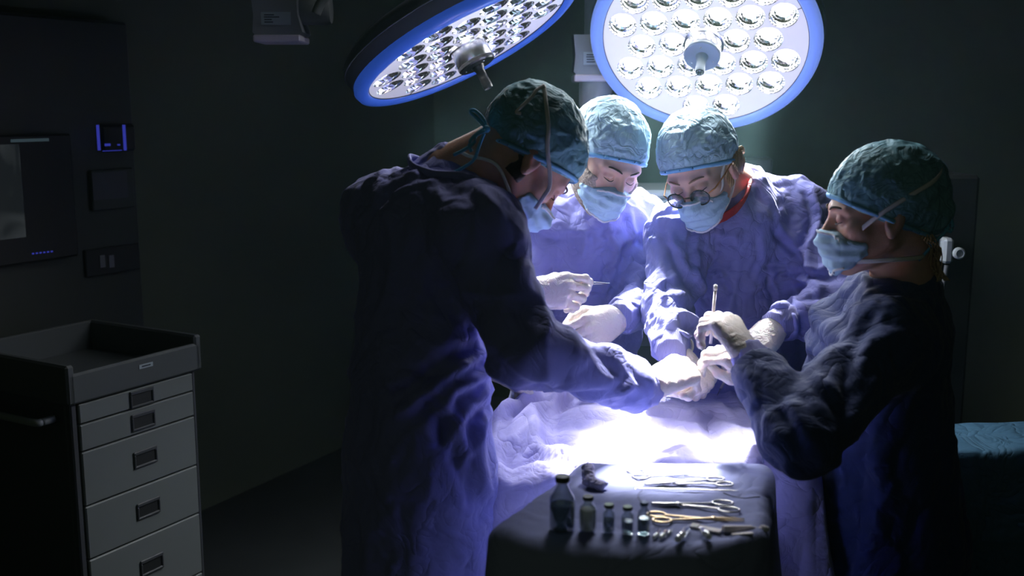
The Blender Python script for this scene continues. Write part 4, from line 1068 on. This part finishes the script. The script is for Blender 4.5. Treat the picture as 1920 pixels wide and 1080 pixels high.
vial(1103, 1004, 34, 73, 'rounded vial of white powder beside the tallest bottle', 'round', .62, M['powder'], M['stopper'])
vial(1142, 1003, 24, 57, 'small green-topped vial next to the white powder vial', 'small', .46, M['liquid'], M['stopper'], M['stopper_g'])
vial(1177, 1006, 24, 57, 'small green-topped vial standing second from the right', 'small', .48, M['liquid'], M['stopper'], M['stopper_g'])
tv5, c5 = vial(1208, 1008, 26, 68, 'slim vial with a blue stopper, rightmost of the row of vials', 'round', .50, M['liquid'], M['stopper_b'])
nd = thing('suture_needle', 'curved needle stuck up above the blue-stoppered vial', 'needle', c5+V(0, 0, .062))
k = c5[1]*1.03/FPX
v, f = tube(crom([c5+V(-3*k, 0, 66*k), c5+V(-9*k, 0, 68*k), c5+V(-12*k, 0, 76*k), c5+V(-9*k, 0, 84*k), c5+V(-3*k, 0, 88*k)], 6), .0006, 6); mesh('needle', v, f, M['steel'], nd)

# ring-handled instruments
def clamp(ring, tip, label, m, curve=0., spread=1.0, rs_=.0115, kindname='haemostat', dr=None):
    a, b = ms(*ring, .003), ms(*tip, .003); a[2] = b[2] = max(a[2], b[2]); d = unit(b-a); s = unit(np.cross(d, (0, 0, 1))); L = np.linalg.norm(b-a)
    T = thing(kindname, label, 'clamp' if kindname != 'scissors' else 'scissors', (a+b)/2, 'ring-handled instruments laid out on the stand')
    piv = a+d*L*.62
    for sg in (1, -1):
        rc = a+s*sg*.0135*spread+d*(.004*sg)
        ringp = [rc+rs_*1.35*math.cos(t)*d+rs_*.9*math.sin(t)*s for t in np.linspace(0, 2*math.pi, 28, endpoint=False)]
        hd = mesh('ring_handle', *tube(ringp, .0020, 8, closed=True), m, T)
        pts = [rc+d*rs_*1.3-s*sg*.002, rc+d*(L*.25)-s*sg*.006, piv+V(0, 0, .0012*sg), b-d*.004-s*sg*.0010+s*curve*.010*1+V(0, 0, .0012*sg)]
        pts.insert(3, piv+(b-piv)*.55-s*sg*.0016+V(0, 0, .0012*sg))
        mesh('shank', *tube(crom(pts, 6), [.0020, .0018, .0022, .0022, .0016, .0009], 8), m, T)
    mesh('pivot_screw', *lathe([(0, -.003), (.0032, -.003), (.0032, .003), (0, .0036)], 14, c=piv+V(0, 0, .001)), m, T, auto=40)
    return T
clamp((1196, 890), (1332, 893), 'clamp laid furthest back on the stand, rings to the left', M['steel'], curve=.6)
clamp((1350, 906), (1203, 911), 'clamp with rings to the right, just behind the long probe', M['steel'])
clamp((1361, 951), (1216, 945), 'larger clamp with rings to the right, in the middle of the stand', M['steel'], spread=1.15, rs_=.013)
clamp((1236, 972), (1400, 977), 'golden clamp in front with rings beside the blue-stoppered vial', M['gold'], spread=.9)
a, b = ms(1195, 916, .002), ms(1385, 921, .002)
T = thing('probe', 'long thin steel probe lying between the two right-ringed clamps', 'probe', (a+b)/2)
mesh('shaft', *tube(crom([a, a+(b-a)*.3, a+(b-a)*.75, a+(b-a)*.92, b], 6), [.0007, .0022, .0022, .0018, .0008], 10, flat=.6), M['steel'], T)
mesh('tip', *tube(crom([a, a+V(-.004, -.002, .001), a+V(-.004, -.006, 0)], 4), .0008, 6), M['steel'], T)
pts = [ms(x, y, .001) for x, y in ((1356, 924), (1375, 929), (1395, 934), (1410, 932), (1425, 930))]
o = mesh('suture_thread', *tube(crom(pts, 6), .0007, 6), M['blackplastic'], None); tag(o, 'dark curved suture thread lying right of the probe', 'thread')
# white items at the front right
def bar(p0, p1, wd, th, name, label, cat, m, m2=None, grp=None):
    a, b = ms(*p0, th/2+.0006), ms(*p1, th/2+.0006); a[2] = b[2] = max(a[2], b[2]); d = unit(b-a); s = np.cross((0, 0, 1), d)
    T = thing(name, label, cat, (a+b)/2, grp); L = np.linalg.norm(b-a)
    mesh('body', *box((a+b)/2, (L, wd, th), axes=(d, s, (0, 0, 1)), bev=th*.3), m, T, smooth=False); return T, a, b, d, s
T, a, b, d, s = bar((1296, 987), (1352, 998), .016, .003, 'needle_packet', 'white packet lying left of the syringe at the front', 'packet', M['paper'])
mesh('flap', *box(a+d*.006+V(0, 0, .0022), (.012, .016, .001), axes=(d, s, (0, 0, 1))), M['tie_white'], T, smooth=False)
T = thing('syringe', 'white syringe pointing right at the front right corner of the stand', 'syringe', ms(1395, 990, .004))
a, b = ms(1356, 996, .006), ms(1440, 981, .006); d = unit(b-a); L = np.linalg.norm(b-a)
mesh('barrel', *lathe([(0, 0), (.0052, 0), (.0058, .002), (.0058, L*.62), (.004, L*.66), (.004, L*.7), (0, L*.7)], 20, c=a, axis=d), M['paper'], T, auto=40)
mesh('plunger', *lathe([(0, L*.7), (.0030, L*.7), (.0030, L*.84), (.0062, L*.85), (.0062, L*.90), (.004, L), (0, L)], 20, c=a, axis=d), M['paper'], T, auto=40)
bar((1372, 1000), (1412, 997), .008, .002, 'paper_strip', 'narrow white paper strip in front of the syringe', 'strip', M['paper'])
def ampoule(p0, p1, r, label):
    a, b = ms(*p0, r), ms(*p1, r); a[2] = b[2] = max(a[2], b[2]); d = unit(b-a); L = np.linalg.norm(b-a)
    T = thing('ampoule', label, 'ampoule', (a+b)/2, 'glass ampoules at the front of the stand')
    mesh('glass_body', *lathe([(0, 0), (r*.8, 0), (r, r*.4), (r, L*.68), (r*.45, L*.76), (r*.55, L*.84), (r*.4, L), (0, L*1.01)], 20, c=a, axis=d), M['glass'], T, auto=50)
    mesh('contents', *lathe([(0, .001), (r*.75, .001), (r*.75, L*.5), (0, L*.5)], 16, c=a, axis=d), M['powder'], T, auto=50)
ampoule((1226, 1010), (1241, 994), .0040, 'thin ampoule right beside the blue-stoppered vial')
ampoule((1238, 1011), (1255, 996), .0042, 'second thin ampoule of the close pair near the vials')
ampoule((1252, 1003), (1262, 993), .0030, 'shortest ampoule, behind the close pair')
ampoule((1270, 1019), (1293, 994), .0062, 'thick ampoule leaning right, nearest the front edge')
ampoule((1330, 1013), (1312, 996), .0062, 'thick ampoule leaning left, in front of the packet')
# crumpled gauze
g = ms(1115, 915, .0)
G = Vol(g-V(.05, .04, .02), g+V(.05, .04, .05), .0016)
arc = [ms(1098, 912, .010), ms(1102, 903, .018)+V(0, 0, .006), ms(1110, 914, .010), ms(1124, 917, .008), ms(1137, 914, .010)]
for p, q, r1, r2 in zip(arc[:-1], arc[1:], (.006, .009, .008, .007), (.009, .008, .007, .003)): G.cone(p, q, r1, r2, k=.008)
v, f = G.mesh(); n = vnormals(v, f); v = v+n*(.003*(ridged(v*120, 3)-.4))[:, None]
o = mesh('gauze_swab', v, f, M['swab'], None); tag(o, 'crumpled pale blue swab on the bright back of the stand', 'swab')

# things held in hands (each rests in a hand)
T = thing('tweezers', 'pointed tweezers held up by the bearded surgeon', 'tweezers', W(1115, 525, 2.38))
pa = tipsB['index']*.5+tipsB['thumb']*.5; pb = W(1143, 531, float(pa[1])-.02)
for sg in (1, -1):
    e = V(0, .0, .0030*sg)
    mesh('prong', *tube(crom([pa-(pb-pa)*.5, pa+e, pa+(pb-pa)*.6+e*.6, pb], 6), [.0022, .0026, .0018, .0006], 8, flat=.5), M['steel'], T)
T = thing('scalpel', 'pale handled scalpel held by the surgeon with glasses, touching the drape', 'scalpel', W(1362, 715, 2.25))
q = .5*tipsC['index']+.5*tipsC['thumb']; tp = Wz(1345, 731, .935); tp[1] = min(tp[1], 2.56); tp[2] = psurf(tp[0], tp[1])+.004
mesh('handle', *tube([q-(tp-q)*.35, q, tp+(q-tp)*.3], .0036, 10, flat=.6), M['paper'], T)
mesh('blade', *tube([tp+(q-tp)*.3, tp], [.003, .0008], 8, flat=.3), M['steel'], T)
T = thing('applicator', 'pale stick held upright by the nurse at the right', 'stick', W(1348, 575, 2.05))
q = .5*tipsD['index']+.5*tipsD['thumb']; tp = W(1341, 545, float(q[1]))
mesh('stick', *tube([q-(tp-q)*.25, tp], .0030, 10), M['paper'], T)
mesh('tip', *lathe([(0, 0), (.004, .001), (.0045, .006), (.003, .012), (0, .013)], 14, c=tp, axis=unit(tp-q)), M['tie_white'], T)

# ================================================================== drawer cart at left
ca = Wz(130, 692, .94); cb = Wz(366, 634, .94)
ex = unit(V(cb[0]-ca[0], cb[1]-ca[1], 0)); nx = V(ex[1], -ex[0], 0)      # along the front, and out of the front
cw = np.linalg.norm((cb-ca)[:2]); dp = .46
o0 = V(ca[0], ca[1], 0)
def cl(a, n_, z): return o0+ex*a+nx*n_+V(0, 0, z)
def cbox(a0, a1, n0, n1, z0, z1, bev=.0): return box(cl((a0+a1)/2, (n0+n1)/2, (z0+z1)/2), (a1-a0, n1-n0, z1-z0), axes=(ex, nx, (0, 0, 1)), bev=bev)
CT = thing('drawer_cart', 'grey drawer cart with five pale drawers, at the left against the dark wall', 'cart', cl(cw/2, -dp/2, 0))
mesh('carcass', *cbox(.0, cw, -dp, -.030, .10, .86, .004), M['cartbody'], CT, smooth=False)
mesh('side_post', *cbox(.0, .020, -.030, -.008, .10, .865, .004), M['cartbody'], CT, smooth=False)
mesh('side_post', *cbox(cw-.014, cw, -.030, -.008, .10, .865, .004), M['cartbody'], CT, smooth=False)
tr_ = join(cbox(-.014, cw+.014, -dp-.01, .004, .850, .862, .004), cbox(-.014, cw+.014, -.012, .008, .842, .925, .006), cbox(-.016, .010, -dp, .008, .842, .950, .006),
           cbox(cw-.010, cw+.016, -dp, .008, .842, .950, .006), cbox(-.014, cw+.014, -dp-.01, -dp+.008, .85, .95, .004))
tr_ = mesh('top_tray', *tr_, M['carttray'], CT, smooth=False)
lb = mesh('name_plate', *cbox(cw*.50, cw*.61, .008, .0095, .893, .905), M['labelp'], tr_, smooth=False)
mesh('print_line', *cbox(cw*.52, cw*.59, .0095, .0100, .897, .901), M['ink'], lb, smooth=False)
def zat(px, py):   # height on the cart's front plane
    d = W(px, py, 1.)-V(0, 0, CAMH); t = np.dot(cl(0, 0, 0)-V(0, 0, CAMH), nx)/np.dot(d, nx); p = V(0, 0, CAMH)+t*d; return p[2]
zs = [.838]+[zat(x, y) for x, y in ((146, 799), (149, 851), (155, 954), (160, 1055))]+[zat(165, 1180), .11]
for i in range(len(zs)-1):
    z1, z0 = zs[i]-.002, zs[i+1]+.002
    dw = mesh('drawer', *cbox(.022, cw-.016, -.030, -.002, z0, z1, .003), M['cartdrawer'], CT, smooth=False)
    zc = min((z0+z1)/2+.006, z1-.045) if z1-z0 > .12 else (z0+z1)/2
    h_ = join(cbox(cw*.43, cw*.62, -.002, .004, zc+.012, zc+.023, .002), cbox(cw*.43, cw*.445, -.002, .004, zc-.022, zc+.013, .002), cbox(cw*.605, cw*.62, -.002, .004, zc-.022, zc+.013, .002), cbox(cw*.43, cw*.62, -.002, .004, zc-.026, zc-.019, .002))
    h_ = mesh('pull', *h_, M['cartbody'], dw, smooth=False)
    mesh('recess', *cbox(cw*.44, cw*.61, -.003, -.0005, zc-.020, zc+.013), M['darkpanel'], h_, smooth=False)
for a in (.04, cw-.04):
    for b in (-.05, -dp+.05): mesh('caster', *lathe([(0, -.015), (.04, -.015), (.048, 0), (.04, .015), (0, .015)], 20, c=cl(a, b, .048), axis=ex), M['blackplastic'], CT)
hp = [cl(-.015, -.06, .80), cl(-.05, -.06, .80), cl(-.065, -.09, .80), cl(-.065, -.36, .80), cl(-.05, -.40, .80), cl(-.015, -.40, .80)]
mesh('push_handle', *tube(crom(hp, 6), .011, 12), M['armpaint'], CT)

# ================================================================== equipment behind the surgeons
c = W(1235, 480, 3.62); EQ = thing('anaesthesia_machine', 'grey anaesthesia machine with a green-lit screen behind the central surgeons', 'medical machine', (c[0]+.25, c[1]+.2, 0))
def ebox(x0, x1, y0, y1, Y0, Y1, m, nm, bev=.008, par=None, lab=None):
    a, b = W(x0, y1, Y0), W(x1, y0, Y0); return mesh(nm, *box(((a[0]+b[0])/2, (Y0+Y1)/2, (a[2]+b[2])/2), (b[0]-a[0], Y1-Y0, b[2]-a[2]), bev=bev), m, par or EQ, smooth=False, label=lab)
ebox(1196, 1560, 357, 372, 3.58, 3.95, M['machine'], 'top_shelf')
fr = ebox(1200, 1275, 372, 424, 3.60, 3.66, M['machine'], 'display')
ebox(1214, 1250, 379, 418, 3.592, 3.60, M['screen_g'], 'screen', .001, fr)
ebox(1228, 1236, 397, 401, 3.589, 3.592, M['trace'], 'trace', 0, fr)
ebox(1216, 1249, 380, 384, 3.589, 3.592, M['screen_g'], 'glow_bar', 0, fr)
ebox(1275, 1555, 372, 600, 3.66, 3.95, M['darkpanel'], 'back_panel')
ebox(1130, 1560, 597, 622, 3.40, 3.95, M['machine'], 'worktop')
ebox(1150, 1555, 622, 930, 3.50, 3.95, M['greyplastic'], 'cabinet')
for y in (650, 720, 800): ebox(1180, 1540, y, y+62, 3.485, 3.50, M['blackplastic'], 'drawer', .004)
ebox(1395, 1450, 296, 340, 3.7, 3.8, M['darkpanel'], 'module')
# wall fitting and covered table at right
c = W(1795, 474, 3.1); T = thing('gas_regulator', 'small round wall gas fitting behind the nurse at the right', 'gas fitting', c)
mesh('body', *box(c+V(-.022, .03, .004), (.03, .05, .075), bev=.008), M['machine'], T, smooth=False)
mesh('valve', *lathe([(0, 0), (.017, 0), (.017, .012), (.012, .016), (.010, .014), (0, .014)], 24, c=c+V(0, -.005, 0), axis=(0, -1, 0)), M['machine'], T, auto=40)
mesh('rail', *box(c+V(-.075, .05, .0), (.045, .03, .09), bev=.004), M['greyplastic'], T, smooth=False)
mesh('hose', *tube(crom([c+V(-.02, .02, -.04), c+V(-.03, .02, -.12), c+V(-.05, .04, -.24), c+V(-.03, .08, -.5)], 6), .007, 10), M['greyplastic'], T)
pl_ = mesh('equipment_column', *box((c[0]-.03, c[1]+.16, .71), (.22, .20, 1.42), bev=.01), M['darkpanel'], None, smooth=False); tag(pl_, 'dark equipment column carrying the gas fitting behind the nurse', 'column')
def ttop(x, y):
    P = np.stack([x, y, 0*x], -1); return .016*(ridged(P*6, 2)-.4)
v, f = drape_sheet(1.09, 2.05, 2.73, 2.96, .722, (.40, .3, .26, .2), r=.02, res=.012, topf=ttop, flare=.02, fold=(.014, 14), seed=14)
o = mesh('table_cloth', v, f, M['drape_teal'], None); tag(o, 'creased dark blue cloth over the side table at the far right', 'cloth')
v, f = drape_sheet(1.11, 2.03, 2.75, 2.94, .690, (.62, .5, .55, .5), r=.02, res=.014, flare=.04, fold=(.022, 12), seed=15)
o = mesh('table_cloth', v, f, M['drape_teal'], None); tag(o, 'longer cloth hanging below the creased one on the side table', 'cloth')
T = thing('side_table', 'side table under dark blue cloths at the far right', 'table', (1.55, 2.9, 0))
mesh('table_top', *box((1.57, 2.83, .66), (.86, .18, .02)), M['chrome'], T, smooth=False)
for a in (-.4, .4):
    for b in (-.07, .07): mesh('leg', *tube([(1.57+a, 2.83+b, 0), (1.57+a, 2.83+b, .66)], .013, 12), M['chrome'], T)

# ================================================================== room
P0 = V(-1.80, 3.135, 0)      # a point of the left wall
Nw = V(.878, -.479, 0)       # the left wall's inward normal
def wl(t, n_, z): return P0+E1*t+Nw*n_+V(0, 0, z)
def wbox(t0, t1, n0, n1, z0, z1, bev=0.): return box(wl((t0+t1)/2, (n0+n1)/2, (z0+z1)/2), (t1-t0, n1-n0, z1-z0), axes=(E1, Nw, (0, 0, 1)), bev=bev)
mesh('wall_left', *wbox(-4, 3.0, -.1, 0, 0, 3.0), M['wall'], None, smooth=False, kind='structure')
mesh('wall_back', *wbox(2.9, 3.0, 0, 5.4, 0, 3.0), M['wall'], None, smooth=False, kind='structure')
mesh('wall_right', *wbox(-4, 3.0, 5.4, 5.5, 0, 3.0), M['wall'], None, smooth=False, kind='structure')
mesh('floor', *wbox(-5, 3.0, -.1, 5.5, -.1, 0), M['floorm'], None, smooth=False, kind='structure')
mesh('ceiling', *wbox(-2.6, 3.0, -.1, 5.5, 3.0, 3.1), M['ceil'], None, smooth=False, kind='structure')
mesh('baseboard_back', *wbox(2.88, 2.9, 0, 5.4, 0, .1), M['greyplastic'], None, smooth=False, kind='structure')
def onwall(px, py, n_):     # t and z where the sight line meets the plane n_ in front of the left wall
    d = W(px, py, 1.)-V(0, 0, CAMH); q = wl(0, n_, 0); t = np.dot(q-V(0, 0, CAMH), Nw)/np.dot(d, Nw); p = V(0, 0, CAMH)+t*d
    return np.dot(p-P0, E1), p[2]
nP = .10
t1, zt = onwall(240, 42, nP)
pn = mesh('wall_panel', *wbox(t1-1.6, t1, 0, nP, .10, zt, .01), M['panel'], None, smooth=False); tag(pn, 'tall dark equipment panel on the wall at the far left', 'wall panel')
def pbox(x0, y0, x1, y1, n0, th, m, nm, par, bev=0., label=None):
    ta, za = onwall(x0, y1, n0); tb, zb = onwall(x1, y0, n0); return mesh(nm, *wbox(ta, tb, n0, n0+th, za, zb, bev), m, par, smooth=False, label=label)
t_, z_ = onwall(60, 400, nP)
MT = thing('wall_monitor', 'wall monitor showing a grey chest scan at the left edge', 'monitor', wl(t_, nP, z_))
pbox(-260, 250, 118, 535, nP, .04, M['darkpanel'], 'bezel', MT, .006)
N_ = None
xm = mat('scan_picture', (.02, .02, .02), .3, emit=(1, 1, 1), estr=.022)
nt = xm.node_tree; tc = nt.nodes['Texture Coordinate']; nz = nt.nodes.new('ShaderNodeTexNoise'); nz.inputs['Scale'].default_value = 5; nz.inputs['Distortion'].default_value = 1.2
cr_ = nt.nodes.new('ShaderNodeValToRGB'); cr_.color_ramp.elements[0].position = .42; cr_.color_ramp.elements[0].color = (.08, .11, .12, 1); cr_.color_ramp.elements[1].position = .55; cr_.color_ramp.elements[1].color = (.34, .40, .43, 1)
nt.links.new(tc.outputs['Object'], nz.inputs['Vector']); nt.links.new(nz.outputs['Fac'], cr_.inputs[0]); nt.links.new(cr_.outputs[0], nt.nodes['Principled BSDF'].inputs['Emission Color'])
pbox(-230, 270, 35, 478, nP+.04, .002, xm, 'screen', MT)
pbox(20, 259, 90, 267, nP+.04, .004, M['strip'], 'glow_bar', MT)  # reflection along the bezel top, put in as a faintly glowing bar
for i in range(6): pbox(60+7*i, 474-i*.8, 63+7*i, 477-i*.8, nP+.04, .003, M['blueled'], 'indicator_light', MT)
t_, z_ = onwall(208, 260, nP)
BD = thing('dispenser', 'small wall device outlined by blue light beside the monitor', 'wall device', wl(t_, nP, z_))
pbox(182, 232, 236, 285, nP, .05, M['blackplastic'], 'case', BD, .01)
for x in (183, 232): pbox(x, 234, x+2, 282, nP+.05, .002, M['blueled'], 'light_edge', BD)
pbox(192, 281, 228, 284, nP+.05, .002, M['blueled'], 'light_edge', BD)
pbox(196, 269, 206, 274, nP+.05, .003, M['blueled'], 'indicator_light', BD); pbox(220, 270, 224, 273, nP+.05, .003, M['blueled'], 'indicator_light', BD)
t_, z_ = onwall(205, 355, nP)
IP = thing('control_box', 'square grey control box under the blue-lit device', 'control box', wl(t_, nP, z_)); pbox(168, 314, 242, 396, nP, .02, M['panel'], 'frame', IP, .004); pbox(174, 320, 236, 376, nP+.02, .004, M['cartbody'], 'cover', IP)
t_, z_ = onwall(200, 480, nP)
SK = thing('socket_panel', 'socket panel with two outlets below the control box', 'socket panel', wl(t_, nP, z_)); pbox(158, 455, 255, 520, nP, .015, M['darkpanel'], 'plate', SK, .003)
for x in (187, 204): pbox(x, 478, x+8, 502, nP+.015, .004, M['greyplastic'], 'outlet', SK)
# counter running along the left wall behind the cart
t_, z_ = onwall(0, 650, .3)
cs = mesh('counter', *wbox(-1.2, .1, .11, .34, .84, .87, .004), M['darkpanel'], None, smooth=False); tag(cs, 'dark counter along the left wall behind the cart', 'counter')

# thin haze hanging in the lamp light
hz = bpy.data.materials.new('haze'); hz.use_nodes = True; nt = hz.node_tree; nt.nodes.remove(nt.nodes['Principled BSDF'])
vs_ = nt.nodes.new('ShaderNodeVolumeScatter'); vs_.inputs['Density'].default_value = .0068; vs_.inputs['Anisotropy'].default_value = .45; vs_.inputs['Color'].default_value = (.55, 1, 1, 1)
nt.links.new(vs_.outputs[0], nt.nodes['Material Output'].inputs['Volume'])
o = mesh('haze', *box((.35, 2.75, 1.7), (3.4, 2.6, 2.5)), hz, None, smooth=False); tag(o, 'thin haze in the air around the lit lamps', 'haze'); o['kind'] = 'stuff'; o.display_type = 'WIRE'
